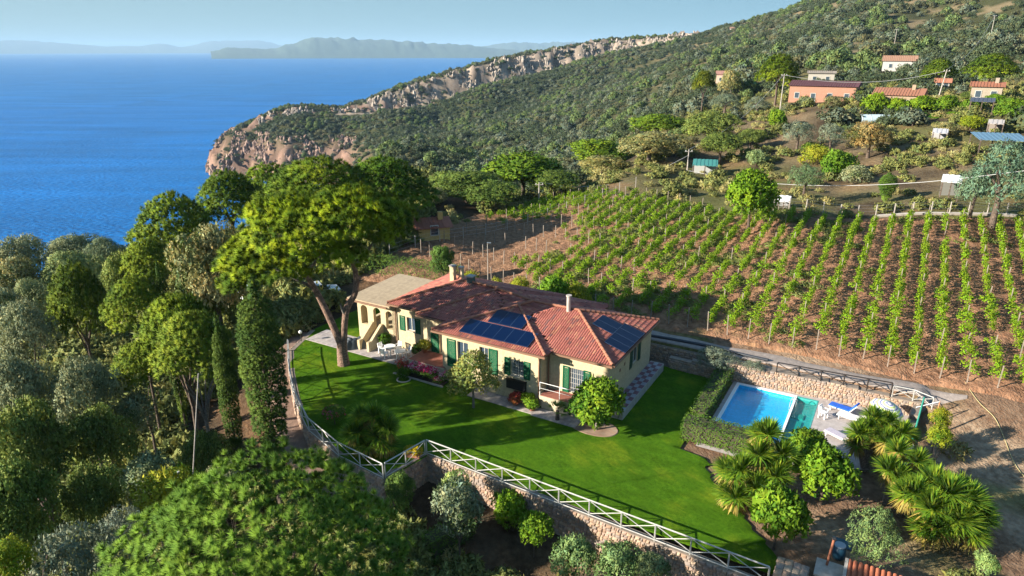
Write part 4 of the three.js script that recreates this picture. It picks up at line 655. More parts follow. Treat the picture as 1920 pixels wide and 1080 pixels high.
{
  const t = thing('parasol', 'open parasol striped blue, white and lime beside the pool wall', 'parasol', HU(16.15, .03, 8.15), TURN), K = [], P = [], I = [], N = 40, rings = 12;
  const g = grid(N, rings, (i, j) => { const a = i / N * Math.PI * 2, r = j / rings * 1.08, sc = .97 + .03 * Math.cos(a * 10), k = [[.78, .78, .74], [.05, .07, .30], [.78, .78, .74], [.42, .56, .05]][Math.floor(j / 1.01) % 4]; return [Math.cos(a) * r * sc, .46 * (1 - Math.pow(r / 1.08, 1.6)) - (j === rings ? .05 : 0), Math.sin(a) * r * sc, ...k]; });
  const c = mesh('canopy', g, M(1, 1, 1, .8, { vertexColors: true, side: THREE.DoubleSide }), t); c.position.set(.12, 1.35, .1); c.rotation.set(.12, 0, -.22);
  mesh('pole', bar(V(0, 0, 0), V(.15, 1.8, .1), .045, .045, 8), MT.whitePlastic, t); mesh('foot', new THREE.CylinderGeometry(.26, .30, .12, 16).translate(0, .06, 0), MT.concPale, t);
}
function chairProto(name, label, p, turn, group) {
  const t = thing(name, label, 'chair', p, turn, group), m = MT.whitePlastic;
  mesh('seat', box(.46, .035, .44, 0, .43, 0), m, t);
  for (const [x, z] of [[-.2, -.19], [.2, -.19], [-.2, .19], [.2, .19]]) mesh('leg', bar(V(x * 1.12, 0, z * 1.15), V(x, .43, z), .045, .06), m, t);
  const B = [bar(V(-.21, .43, -.2), V(-.22, .86, -.30), .05), bar(V(.21, .43, -.2), V(.22, .86, -.30), .05), bar(V(-.22, .84, -.30), V(.22, .84, -.30), .08, .04)]; for (let i = -2; i <= 2; i++) B.push(bar(V(i * .075, .45, -.2), V(i * .075, .82, -.29), .045, .015)); mesh('backrest', merge(B), m, t);
  for (const x of [-.24, .24]) mesh('armrest', merge([bar(V(x, .64, -.25), V(x, .64, .18), .05, .035), bar(V(x, .43, .17), V(x, .64, .17), .045)]), m, t);
  return t;
}
const tg = 'white chairs on the terrace';
const ch0 = chairProto('garden_chair', 'white plastic chair left of the terrace table by the stairs', HU(-20.45, .13, .15), TURN + 1.4);
copy(ch0, HU(-19.7, .13, -.45), TURN + 3.0, null, 'white plastic chair on the lawn side of the left terrace table');
copy(ch0, HU(-19.45, .13, .95), TURN - .2, null, 'white plastic chair between the left terrace table and the house wall');
copy(ch0, HU(-18.2, .13, .65), TURN - .5, null, 'white plastic chair behind the right terrace table near the flowerbed');
copy(ch0, HU(12.6, .03, 7.3), TURN + 1.2, null, 'white plastic chair on the pool terrace beside the yuccas');
function tableProto(label, p, r, turn) { const t = thing('garden_table', label, 'table', p, turn); mesh('tabletop', new THREE.CylinderGeometry(r, r, .04, 20).translate(0, .71, 0), MT.whitePlastic, t); for (const [x, z] of [[-1, -1], [1, -1], [-1, 1], [1, 1]]) mesh('leg', bar(V(x * r * .62, 0, z * r * .62), V(x * r * .5, .7, z * r * .5), .06), MT.whitePlastic, t); return t; }
tableProto('round white plastic table with three chairs on the terrace', HU(-19.75, .13, .3), .48, TURN); tableProto('round white plastic table beside the terrace flowerbed', HU(-18.45, .13, .05), .45, TURN + .4);
// things under dark covers beside the big pine
function cover(label, p, w, h, d, turn) { srand(Math.round(p.x * 7) + 500); const t = thing('tarpaulin', label, 'tarpaulin', p, turn); const g = grid(22, 16, (i, j) => { const x = (i / 22 - .5) * 2, z = (j / 16 - .5) * 2, e = Math.max(Math.abs(x), Math.abs(z)), y = h * (1 - Math.pow(e, 5)) * (.75 + .3 * n2(x * 1.6 + p.x, z * 1.4)); return [x * w / 2 + .05 * n2(x * 5, z * 5), Math.max(0, y), z * d / 2, 1, 1, 1]; }); mesh('cloth', g, M(.045, .06, .075, .5), t); return t; }
cover('dark grey tarpaulin over a bulky shape left of the big pine trunk', onY(662, 652, .1), 2.4, 1.0, 1.1, .3); cover('dark tarpaulin over a low shape beside the loggia stairs', onY(703, 640, .1), 1.9, .8, 1.2, TURN);
{ const t = thing('garden_lamp', 'white globe lamp on a short post at the terrace corner', 'lamp', onY(565, 640, .05), 0); mesh('post', bar(V(0, 0, 0), V(0, .75, 0), .06, .06, 8), MT.darkIron, t); mesh('globe', new THREE.SphereGeometry(.15, 16, 12).translate(0, .88, 0), M(.8, .8, .78, .3), t); }
{ const p = onY(915, 530, 1.4), t = thing('lamp_post', 'tall thin pale lamp post behind the villa ridge', 'lamp post', V(p.x, 1.0, p.z), 0); mesh('pole', bar(V(0, 0, 0), V(0, 4.6, 0), .09, .07, 8), MT.concPale, t); mesh('lamp_head', box(.42, .09, .16, .14, 4.62, 0), MT.steel, t); }
{ const p = onY(938, 525, 4.4), t = thing('water_barrel', 'blue plastic barrel behind the villa roof among vines', 'barrel', V(p.x, 2.2, p.z), 0); mesh('body', new THREE.LatheGeometry([[0, 0], [.27, 0], [.29, .2], [.3, .5], [.29, .8], [.25, .9], [0, .92]].map((a) => new THREE.Vector2(...a)), 18), M(.02, .11, .28, .4), t); mesh('lid', new THREE.CylinderGeometry(.16, .16, .06, 12).translate(0, .94, 0), MT.darkIron, t); t.scale.setScalar(1.3); }
// planting close to the house
const B3 = (label, px, py, r, h, kind = 'bush', name = 'shrub', o = {}) => plant(kind, o.v ?? 0, name, label, o.cat ?? 'shrub', onY(px, py, o.y ?? 0).add(V(0, 0, 0)), r, h, o);
function pot(label, p, r, h, plantK, ph, k = [.36, .14, .08]) { const t = thing('potted_plant', label, 'potted plant', p, 0); mesh('pot', new THREE.LatheGeometry([[0, 0], [r * .7, 0], [r, h], [r * 1.12, h], [r * 1.12, h * .86], [r * .98, h * .84], [r * .68, .02], [0, .02]].map((a) => new THREE.Vector2(...a)), 16), M(...k, .85, { map: T.conc }), t); mesh('soil', new THREE.CircleGeometry(r * .96, 14).rotateX(-Math.PI / 2).translate(0, h * .9, 0), M(.05, .035, .025, 1), t); srand(Math.round(p.x * 31)); mesh('foliage', crownGeo([[0, h + ph * .5, 0, r * 1.7, ph * .62, r * 1.7]], { puffs: 60, r: .12, per: 12, len: .16, wid: .07, col: plantK[0], col2: plantK[1] }), LM.plain, t); return t; }
pot('dark green bushy potted plant at the foot of the loggia stairs', HU(-21.0, .13, 1.2), .3, .35, [KC.dark, KC.fresh], .7); pot('small dark potted plant against the wall below the window', HU(-17.6, .13, 1.3), .26, .3, [KC.dark, KC.hedge], .5); pot('pale yellow green potted plant at the porch corner', HU(-16.3, 1.08, .5), .26, .32, [KC.tan, KC.yellowHi], .5);
pot('flowering potted plant left of the basement door', HU(-6.6, .05, -1.75), .26, .3, [KC.fresh, [.45, .06, .05]], .45); pot('terracotta pot with a leafy plant right of the basement door', HU(-5.7, .05, -1.6), .24, .4, [KC.fresh, KC.citrusHi], .5); pot('potted plant at the drainpipe corner of the walkway', HU(-5.2, .05, -1.9), .22, .3, [KC.hedge, KC.freshHi], .4);
{ // flowerbed: leaves with pink, red and white blossom
  srand(91); const t = thing('flowerbed', 'flowerbed of pink, red and white flowers along the porch', 'flowerbed', HU(0, 0, 0), TURN), B = new Leaves(), F = new Leaves();
  for (let i = 0; i < 260; i++) { const u = rr(-17.3, -12.9), v = -1.55 + rr(-.5, .35), h = .25 + .5 * sstep(n2(u * .8, 2), -.3, .6) + rr(0, .2); leafPuff(B, V(u, h * .7, -v), .2, V(0, .8, .3).normalize(), 12, .13, .06, R() < .5 ? KC.fresh : KC.hedgeHi, .3); if (R() < .75) { const k = u < -16.6 ? [.5, .07, .04] : pick([[.55, .05, .16], [.60, .16, .30], [.65, .5, .5], [.45, .03, .10]]); for (let q = 0; q < 5; q++) F.leaf(V(u + rr(-.15, .15), h + rr(-.05, .2), -v + rr(-.15, .15)), rdir().setY(.2).normalize(), V(0, 1, .4).normalize(), .13, .12, tint(k, .2), V(0, .9, .4)); } }
  mesh('foliage', B.geo(), LM.plain, t); mesh('blossom', F.geo(), LM.plain, t); mesh('edging', hspan(-17.4, -12.7, -.02, .10, -2.2, -2.08), MT.concPale, t); mesh('soil', hspan(-17.35, -12.8, -.01, .05, -2.08, -1.24), M(.07, .045, .03, 1, { map: T.soil }), t);
}
{ const t = thing('topiary', 'round dark topiary bush in a small white ringed bed on the lawn', 'shrub', onY(757, 712, 0)); srand(14); mesh('crown', crownGeo([[0, .55, 0, .42, .4, .42]], { puffs: 70, r: .1, per: 14, len: .11, wid: .05, col: KC.dark, col2: KC.fresh, low: -.9 }), LM.plain, t); mesh('trunk', bar(V(0, 0, 0), V(0, .4, 0), .06, .05, 6), MT.bark, t); mesh('edging', new THREE.TorusGeometry(.5, .06, 6, 22).rotateX(Math.PI / 2).translate(0, .04, 0), MT.concPale, t); }
{ // rose bush by the curved fence, in flower
  const t = thing('rose_bush', 'rose bush with pink flowers behind the curved white fence', 'rose bush', onY(628, 795, 0)); srand(15); mesh('foliage', crownGeo([[0, .75, 0, .7, .5, .6], [.3, .95, .1, .4, .35, .4]], { puffs: 110, r: .14, per: 12, len: .13, wid: .07, col: KC.fresh, col2: KC.hedgeHi }), LM.plain, t); mesh('stem', trunkGeo(.8, .035, .3, 4), MT.bark, t);
  const F = new Leaves(); for (let i = 0; i < 60; i++) { const d = rdir(); d.y = Math.abs(d.y); for (let q = 0; q < 6; q++) F.leaf(V(d.x * .75, .75 + d.y * .55, d.z * .65), rdir(), V(d.x, d.y + .3, d.z).normalize(), .12, .11, tint(pick([[.55, .05, .18], [.6, .12, .25], [.5, .2, .06]]), .25), d); } mesh('blossom', F.geo(), LM.plain, t);
}
{ const t = thing('planter', 'yellow flowering planter box at the corner of the white fences', 'planter', HU(-8.9, .02, -10.6), TURN + .3); srand(16); mesh('box', box(.9, .3, .4, 0, .15, 0), M(.30, .13, .08, .85), t); mesh('foliage', crownGeo([[-.2, .4, 0, .35, .25, .28], [.22, .4, 0, .34, .24, .28]], { puffs: 60, r: .1, per: 12, len: .12, wid: .06, col: KC.yellow, col2: [.45, .35, .02] }), LM.plain, t); }
{ // orange tree, pale young tree and small palm in front of the house
  const o = plant('citrus', 1, 'orange_tree', 'round bright green orange tree near the right corner of the house', 'tree', onY(1118, 806, 0), 1.85, 3.6, { bark: MT.barkPale });
  const bed = struct('tree_bed', new THREE.CylinderGeometry(1.5, 1.55, .07, 20).scale(1.15, 1, .72), M(.42, .30, .22, .95, { map: T.soil })); bed.position.copy(onY(1112, 800, 0)); bed.rotation.y = TURN;
  srand(61); const t = thing('young_tree', 'airy pale green young tree in front of the house windows', 'tree', onY(888, 764, 0)); const lob = [[0, 2.6, 0, 1.25, 1.0, 1.2], [.7, 2.1, .2, .9, .7, .8], [-.75, 2.3, .1, .85, .75, .8], [.1, 3.4, 0, .85, .7, .8], [1.1, 1.75, .1, .6, .45, .6], [-.9, 1.7, .4, .6, .45, .5]];
  mesh('crown', crownGeo(lob, { puffs: 330, r: .3, per: 13, len: .20, wid: .10, col: [.15, .20, .045], col2: [.34, .34, .10], inner: .1, v: .3 }), LM.plain, t); mesh('trunk', trunkGeo(3.0, .09, 1.0, 6), MT.barkPale, t);
  const p = thing('dwarf_palm', 'small pale fan palm beside the wing balcony', 'palm', onY(1045, 788, 0)); srand(62); const B = new Leaves(); for (let k = 0; k < 26; k++) { const a = rr(0, 6.28), el = rr(-.1, 1.3), d = V(Math.cos(a) * Math.cos(el), Math.sin(el), Math.sin(a) * Math.cos(el)), c = V(0, .75, 0).addScaledVector(d, .45), s = d.clone().cross(V(0, 1, 0)).normalize(), u2 = s.clone().cross(d).normalize(); for (let q = -5; q <= 5; q++) { const e = d.clone().addScaledVector(s, q * .2).normalize(); B.needle(c, e, rr(.4, .52), .06, tint([.15, .22, .06], .3), u2.clone().addScaledVector(d, .3).normalize()); } } mesh('fronds', B.geo(), LM.plain, p); mesh('trunk', bar(V(0, 0, 0), V(0, .75, 0), .3, .22, 8), MT.bark, p);
}
// hedges round the pool
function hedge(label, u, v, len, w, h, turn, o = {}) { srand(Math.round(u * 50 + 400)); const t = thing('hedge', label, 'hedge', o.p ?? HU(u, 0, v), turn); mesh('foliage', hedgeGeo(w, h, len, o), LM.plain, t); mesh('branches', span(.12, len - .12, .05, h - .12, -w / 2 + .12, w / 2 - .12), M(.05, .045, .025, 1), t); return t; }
hedge('long clipped hedge between the lawn and the left side of the pool', 5.35, 1.9, 7.6, 1.15, 1.2, TURN + Math.PI / 2);
hedge('clipped hedge along the near side of the pool', 4.85, .45, 5.2, 1.5, 1.3, TURN, { col2: [.13, .22, .03] });
plant('olive', 1, 'wild_olive', 'silvery green bush spilling over the wall at the far end of the pool hedge', 'bush', HU(4.6, .3, 9.9), 1.75, 2.2); plant('olive', 0, 'wild_olive', 'thin pale straggling bush by the dark iron fence start', 'bush', HU(7.3, 1.0, 10.0), .9, 1.0);

// ---------------------------------------------------------------- trees and planting, near to far
{ // the big umbrella pine between terrace and lawn
  srand(101); const t = thing('umbrella_pine', 'tall umbrella pine with forked reddish trunk between terrace and lawn', 'pine tree', V(-13.55, 0, -49.9));
  const lob = [[-1.3, 11.0, 2.2, 4.2, 2.76, 4.4], [1.5, 11.9, 1.4, 3.8, 2.3, 4.0], [-4.6, 9.4, 2.8, 2.8, 1.75, 3.0], [3.6, 11.1, 0.6, 2.3, 1.66, 2.8], [-2.5, 12.6, 1.6, 2.8, 1.47, 2.8], [-2.9, 9.1, 4.2, 2.7, 1.56, 2.2], [0.9, 10.1, 4.1, 2.3, 1.47, 1.9], [1.7, 13.4, 0.6, 2.3, 1.01, 2.2], [-5.9, 7.9, 3.2, 1.6, 1.1, 1.7], [3.2, 11.700000000000001, -0.4, 2.8, 1.8, 3.0]];
  mesh('crown', crownGeo(lob, { puffs: 3000, r: .36, per: 64, wid: .045, needle: 1, lump: .13, col: [.07, .125, .010], col2: [.26, .335, .014], rise: .35, low: -.12, inner: .5, pv: .2 }), LM.needle, t);
  const tr = mesh('trunk', merge([limb([V(0, -.3, 0), V(-.05, 1.2, 0), V(.0, 2.1, 0)], [.52, .42, .40], 9), limb([V(-.08, 1.8, 0), V(-.9, 4.4, .1), V(-1.7, 6.6, .2), V(-2.3, 9.0, 1.6)], [.33, .29, .25, .14], 8), limb([V(.08, 1.8, 0), V(.35, 3.8, -.1), V(.62, 4.9, -.2), V(1.3, 6.0, -.2), V(1.45, 8.0, -.2), V(1.0, 10.2, 1.5)], [.32, .27, .28, .24, .2, .1], 8)]), MT.barkPine, t);
  for (const pts of [[V(-1.75, 6.6, .2), V(-3.0, 7.4, .4), V(-4.6, 8.5, .8)], [V(1.4, 8.2, -.2), V(2.4, 9.2, .3), V(3.4, 10.8, .5)], [V(-2.0, 8.0, .2), V(-1.0, 9.2, .6), V(-.2, 10.6, .8)], [V(.45, 4.2, -.1), V(.25, 4.9, .1), V(.2, 5.3, .2)]]) mesh('branch', limb(pts, [.15, .11, .06], 6), MT.barkPale, t);
}
{ // the pine in the foreground, seen from above
  srand(102); const c = atD(505, 848, 22), t = thing('pine_tree', 'huge bright green pine crown in the bottom left foreground', 'pine tree', V(c.x, -3.6, c.z + 1.2));
  const H = c.y + 3.6, Q = .79, lob = [[0, H - 2.6, 0, 4.3, 2.6, 4.2], [-3.2, H - 3.8, .8, 3.0, 2.1, 3.0], [3.1, H - 3.9, .6, 3.0, 2.2, 3.0], [-.4, H - 3.7, 3.2, 3.5, 2.2, 2.6], [3.2, H - 5.2, 3.0, 2.8, 2.0, 2.6], [-4.4, H - 5.4, 2.8, 2.8, 2.0, 2.6], [1.2, H - 3.2, -2.4, 2.6, 1.8, 2.0], [-2.2, H - 3.2, -1.9, 2.3, 1.7, 1.8], [5.2, H - 6.3, 1.6, 2.0, 1.7, 2.0]].map(([x, y, z, a, b, d]) => [x * Q, H - (H - y) * Q, z * Q, a * Q, b * Q, d * Q]);
  mesh('crown', crownGeo(lob, { puffs: 3000, r: .225, per: 84, wid: .017, needle: 1, lump: .13, col: [.085, .17, .022], col2: [.19, .31, .036], rise: .5, low: -.25, inner: .35, pv: .1, v: .1 }), LM.needle, t);
  mesh('trunk', trunkGeo(H - 2.5, .32, 2.6, 7), MT.barkPine, t);
}
// cypresses and pines by the footpath
const PK = 'pine tree', near = [
  ['cypress', 0, 'cypress', 'tall dense dark cypress, biggest one beside the footpath', 'cypress', 416, 532, 541, 38, { base: -1.6, fit: .50, bark: MT.bark }],
  ['cypress', 1, 'cypress', 'narrower dark cypress just left of the biggest cypress', 'cypress', 382, 432, 606, 39.5, { base: -2.4, fit: .46 }],
  ['cypress', 2, 'cypress', 'small slender cypress tip among the flat pine crowns', 'cypress', 276, 316, 508, 51, { base: -3.5, fit: .44 }],
  ['pine', 0, 'pine_tree', 'pale flat topped pine with slim leaning trunk left of the cypresses', PK, 262, 442, 580, 43, { bark: MT.barkPale, tint: [1.15, 1.1, 1.4] }],
  ['pine', 1, 'pine_tree', 'light green pine directly left of the pale leaning pine', PK, 190, 312, 640, 46, { tint: [1.1, 1.05, 1.3] }],
  ['pine', 2, 'pine_tree', 'green round pine crown behind the pale leaning pine', PK, 228, 420, 548, 47, {}],
  ['pine', 0, 'pine_tree', 'domed pine crown left of the slender cypress tip', PK, 176, 312, 516, 51, { tint: [1.05, 1.02, 1.1] }],
  ['pine', 3, 'pine_tree', 'dark tiered pine with yellow green tufts at the left', PK, 58, 200, 487, 63, { tint: [0.8, 0.8, 0.9], minH: 2.2, tall: 2 }],
  ['grey', 0, 'holm_oak', 'grey green oak at the left edge beside the dark tiered pine', 'oak tree', -40, 98, 553, 60, {}],
  ['grey', 1, 'holm_oak', 'broad grey green oak crown at left, below the dark tiered pine', 'oak tree', 60, 222, 658, 44, {}],
  ['grey', 2, 'holm_oak', 'grey green oak at the left edge halfway down the photo', 'oak tree', -70, 96, 652, 46, {}],
  ['oak', 0, 'holm_oak', 'dense dark oak at the left edge under the grey oaks', 'oak tree', -50, 120, 742, 39, {}],
  ['oak', 1, 'holm_oak', 'dark oak left of the bare reddish clearing', 'oak tree', 100, 236, 752, 40, {}],
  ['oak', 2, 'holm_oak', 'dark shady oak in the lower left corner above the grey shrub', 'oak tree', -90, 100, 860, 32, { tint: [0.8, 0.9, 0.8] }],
  ['oak', 0, 'holm_oak', 'dark small oak left of the yellow broom bush', 'oak tree', 96, 218, 870, 33, { tint: [0.85, 0.9, 0.9] }],
  ['oak', 1, 'holm_oak', 'small oak growing left of the big cypress foot', 'oak tree', 322, 424, 808, 38, {}],
  ['broom', 0, 'broom_bush', 'yellow green broom bush around the foot of the pale leaning mast', 'bush', 236, 396, 884, 31, {}],
  ['olive', 0, 'wild_olive', 'pale grey shrub at the bottom left corner of the photo', 'bush', 20, 222, 958, 25.5, { tint: [0.9, 0.9, 0.9] }],
  ['olive', 1, 'wild_olive', 'pale grey shrub left of the huge foreground pine', 'bush', 150, 272, 946, 27, { tint: [0.85, 0.85, 0.9] }],
  ['broom', 1, 'broom_bush', 'small bright green bush in the extreme bottom left corner', 'bush', -50, 60, 1020, 25, { tint: [0.8, 0.9, 0.8] }],
  ['shrub', 0, 'shrub', 'dull green shrub under the light green pine', 'shrub', 186, 300, 742, 44, {}],
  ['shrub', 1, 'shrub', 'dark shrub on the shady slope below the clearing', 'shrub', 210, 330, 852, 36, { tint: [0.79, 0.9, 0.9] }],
  ['shrub', 2, 'shrub', 'low shrub between the yellow broom bush and the small oak', 'shrub', 385, 450, 868, 34, {}],
  ['tan', 0, 'downy_oak', 'broad tan brown tree left of the umbrella pine crown', 'oak tree', 300, 468, 410, 63, {}],
  ['oak', 2, 'holm_oak', 'dark oak under the tan brown tree near the cypress tip', 'oak tree', 318, 450, 498, 64, { tint: [0.85, 0.9, 0.85] }],
  ['pine', 1, 'pine_tree', 'large pine rising behind the tan brown tree, left side', PK, 226, 404, 357, 84, {}],
  ['pine', 2, 'pine_tree', 'dark pine crown between the tan tree and the sea', PK, 345, 498, 316, 98, { tint: [0.84, 0.9, 0.9] }],
  ['pine', 3, 'pine_tree', 'pine crown at the shore just left of the umbrella pine top', PK, 425, 578, 303, 104, { tall: .9,  tint: [0.9, 0.95, 0.9] }],
  ['pine', 0, 'pine_tree', 'wide pine crown directly behind the umbrella pine', PK, 470, 720, 290, 82, { tall: .8,  tint: [1.0, 1.0, 0.9] }],
  ['pine', 2, 'pine_tree', 'dark domed pine crown right behind the umbrella pine', PK, 610, 820, 291, 84, { tall: .95,  tint: [0.74, 0.9, 0.85] }],
  ['pine', 1, 'pine_tree', 'yellow green pine below the large pine at left', PK, 210, 330, 445, 74, { tint: [1.1, 1.05, 1.0] }],
  ['oak', 0, 'holm_oak', 'dark green oak between dark tiered pine and yellow green pine', 'oak tree', 176, 262, 468, 76, {}],
  ['grey', 0, 'holm_oak', 'grey green treetop on the shore at the far left edge', 'oak tree', -40, 92, 430, 112, {}],
  ['grey', 1, 'holm_oak', 'grey green treetop on the shore right of the edge one', 'oak tree', 66, 196, 432, 116, { tint: [0.85, 0.9, 0.9] }],
  ['grey', 2, 'holm_oak', 'small dark treetop on the shore left of the large pine', 'oak tree', 150, 232, 440, 106, { tint: [0.79, 0.9, 0.9] }],
  ['grey', 2, 'holm_oak', 'light green rounded tree below the shore treetops', 'oak tree', 50, 200, 462, 92, { tint: [1.05, 1.15, 0.8] }],
  ['tan', 1, 'downy_oak', 'greyish brown tree at the left edge below the shore treetops', 'oak tree', -50, 80, 482, 92, {}],
  ['grey', 1, 'holm_oak', 'pale grey tree at left above the dark tiered pine', 'oak tree', 0, 100, 512, 78, { tint: [1.05, 1.1, 0.95] }],
  ['shrub', 0, 'shrub', 'grey shrub at the left edge beside the pale grey tree', 'shrub', -60, 40, 540, 72, {}],
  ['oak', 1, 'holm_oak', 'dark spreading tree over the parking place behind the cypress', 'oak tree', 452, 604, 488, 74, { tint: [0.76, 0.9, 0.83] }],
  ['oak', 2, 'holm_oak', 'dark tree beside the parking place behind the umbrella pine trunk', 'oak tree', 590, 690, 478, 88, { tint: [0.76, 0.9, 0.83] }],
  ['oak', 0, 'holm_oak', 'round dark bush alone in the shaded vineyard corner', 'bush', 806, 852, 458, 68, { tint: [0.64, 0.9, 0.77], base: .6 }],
  // behind the vineyard
  ['oak', 0, 'holm_oak', 'dark green oak behind the small yellow outbuilding', 'oak tree', 808, 940, 318, 104, { tint: [0.8, 0.9, 0.8] }],
  ['fresh', 0, 'broadleaf_tree', 'tall green tree in the middle of the row behind the vineyard', 'tree', 900, 1062, 286, 112, { tint: [0.8, 0.75, 0.9] }],
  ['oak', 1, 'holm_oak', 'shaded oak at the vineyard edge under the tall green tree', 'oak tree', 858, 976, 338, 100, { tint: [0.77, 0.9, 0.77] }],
  ['oak', 2, 'holm_oak', 'oak at the right end of the row behind the vineyard', 'oak tree', 990, 1090, 316, 108, { tint: [0.79, 0.9, 0.74] }],
  ['tan', 2, 'downy_oak', 'dull brown tree between the row of oaks and the slope', 'oak tree', 776, 840, 352, 98, { tint: [0.79, 0.84, 0.9] }],
  ['fresh', 1, 'broadleaf_tree', 'light yellow green tree on the slope above the vineyard row', 'tree', 1068, 1190, 262, 140, { tint: [1.0, 0.85, 0.9] }],
  ['tan', 0, 'downy_oak', 'pale greenish thicket on the slope left of the dark oak', 'thicket', 1080, 1180, 290, 124, { tint: [1.1, 1.1, 1.0] }],
  ['tan', 1, 'downy_oak', 'large brown green oak above the left corner of the vineyard', 'oak tree', 1150, 1290, 244, 122, {}],
  ['oak', 1, 'holm_oak', 'tall dark oak right of the brown green oak', 'oak tree', 1276, 1392, 206, 136, {}],
  ['oak', 2, 'holm_oak', 'dark oak standing in front of the tall dark oak', 'oak tree', 1310, 1400, 245, 124, { tint: [0.85, 0.9, 0.85] }],
  ['fresh', 2, 'broadleaf_tree', 'green tree on the slope above the brown green oak', 'tree', 1180, 1290, 212, 165, { tint: [0.9, 0.8, 0.9] }],
  ['fresh', 0, 'walnut_tree', 'round bright green tree standing alone in the vineyard', 'tree', 1357, 1474, 318, 78, { base: 4.6, tint: [0.95, 0.95, 0.8], bark: MT.bark }],
  ['olive', 0, 'olive_tree', 'grey green tree right of the lone vineyard tree', 'olive tree', 1480, 1552, 302, 94, { tint: [0.72, 0.9, 0.6] }],
  ['cypress', 0, 'young_cypress', 'slim green young tree standing in the meadow', 'tree', 1648, 1690, 326, 96, { fit: .44, tint: [1.8, 2.0, 1.5] }],
  ['olive', 2, 'blue_cedar', 'large silvery blue green tree at the right edge behind the vineyard', 'tree', 1812, 1990, 252, 88, { tint: [0.66, 0.9, 0.83], minH: 1.7 }],
  ['olive', 1, 'olive_tree', 'silvery tree left of the large silvery tree at the right edge', 'olive tree', 1800, 1886, 300, 90, { tint: [0.7, 0.9, 0.8] }],
  ['olive', 0, 'olive_tree', 'left one of two round silver olive trees on the terrace', 'olive tree', 1468, 1536, 221, 128, {}],
  ['olive', 1, 'olive_tree', 'right one of two round silver olive trees on the terrace', 'olive tree', 1534, 1594, 226, 126, {}],
  ['tan', 2, 'downy_oak', 'reddish brown leaved tree right of the two silver olives', 'tree', 1586, 1690, 228, 122, { tint: [1.05, 0.85, 0.8] }],
  ['bush', 0, 'shrub', 'dark green bush in front of the reddish brown tree', 'bush', 1538, 1612, 284, 112, { tint: [0.7, 0.8, 0.9] }],
  ['shrub', 1, 'shrub', 'low grey bush beside the dark green terrace bush', 'bush', 1574, 1642, 310, 108, {}],
  ['broom', 2, 'broom_bush', 'yellow flowering bush below the right silver olive', 'bush', 1500, 1566, 272, 120, {}],
  ['shrub', 2, 'shrub', 'small green bush left of the silver olives', 'bush', 1400, 1440, 280, 120, { tint: [1.0, 1.2, 1.0] }],
  ['bush', 1, 'shrub', 'green bush beside the dry meadow edge', 'bush', 1440, 1480, 205, 145, {}],
  ['shrub', 0, 'shrub', 'dark bush on the dry bank below the pink house', 'bush', 1540, 1590, 180, 160, { tint: [0.9, 0.8, 0.7] }],
  ['citrus', 0, 'citrus_tree', 'left citrus tree of the three below the pergola', 'citrus tree', 1694, 1742, 208, 146, { tint: [0.68, 0.79, 0.9] }],
  ['citrus', 1, 'citrus_tree', 'middle citrus tree of the three below the pergola', 'citrus tree', 1738, 1778, 212, 146, { tint: [0.73, 0.84, 0.9] }],
  ['citrus', 2, 'citrus_tree', 'right citrus tree of the three below the pergola', 'citrus tree', 1774, 1812, 208, 146, { tint: [0.73, 0.79, 0.9] }],
  ['yellowTree', 0, 'broadleaf_tree', 'yellow green tree beside the blue grey shed roof', 'tree', 1798, 1852, 216, 134, { tint: [0.9, 1.0, 0.8] }],
  ['tan', 1, 'downy_oak', 'grey brown tree left of the yellow green tree', 'tree', 1750, 1812, 228, 132, {}],
  ['oak', 2, 'holm_oak', 'dark small tree behind the blue grey shed roof', 'oak tree', 1838, 1880, 222, 140, {}],
  ['pine', 1, 'pine_tree', 'big rounded yellow green pine beside the pink house', PK, 1418, 1512, 98, 178, { tint: [1.0, 0.95, 0.7], minH: 2.1 }],
  ['pine', 0, 'pine_tree', 'umbrella shaped pine on the skyline of the upper right terraces', PK, 1808, 1925, 98, 172, { tint: [0.85, 0.9, 0.9] }],
  ['pine', 2, 'pine_tree', 'smaller pine left of the upper right umbrella shaped pine', PK, 1728, 1804, 108, 188, { tint: [0.75, 0.8, 0.9] }],
  ['pine', 3, 'pine_tree', 'dull green conifer left of the big rounded pine', PK, 1298, 1346, 130, 196, { tint: [0.9, 0.79, 0.9], minH: 2.4 }],
  ['tan', 0, 'stone_pine', 'pale broad tree with a light trunk left of the big rounded pine', 'tree', 1348, 1402, 128, 215, { bark: MT.barkPale }],
  ['fresh', 1, 'broadleaf_tree', 'leafy green tree at the right edge above the shed roof', 'tree', 1862, 1950, 185, 138, { tint: [0.8, 0.8, 0.9] }],
  ['oak', 0, 'holm_oak', 'dark oak left of the dry meadow below the big pine', 'oak tree', 1380, 1440, 240, 132, {}],
  ['olive', 2, 'olive_tree', 'silvery olive left of the utility pole by the pink house', 'olive tree', 1395, 1450, 178, 168, {}],
  ['olive', 0, 'olive_tree', 'silvery olive below the pale broad tree', 'olive tree', 1330, 1395, 172, 178, { tint: [0.85, 0.9, 0.85] }],
  // right foreground
  ['citrus', 0, 'citrus_tree', 'low dense bright green citrus bush beside the lawn edge', 'citrus tree', 1410, 1528, 910, 31.5, { base: -.3, minH: 1.5 }],
  ['citrus', 2, 'citrus_tree', 'dark green citrus tree between the citrus bush and the yuccas', 'citrus tree', 1496, 1616, 842, 36.5, { base: -.2, tint: [0.9, 0.95, 0.9] }],
  ['citrus', 1, 'citrus_tree', 'upper citrus tree in front of the pool terrace', 'citrus tree', 1478, 1572, 812, 40, { base: -.2, tint: [0.85, 0.85, 0.9] }],
  ['olive', 2, 'young_lemon_tree', 'small open grey green tree in the bottom right garden', 'tree', 1596, 1710, 946, 32, { base: -.3, tint: [0.85, 1.05, 0.55] }],
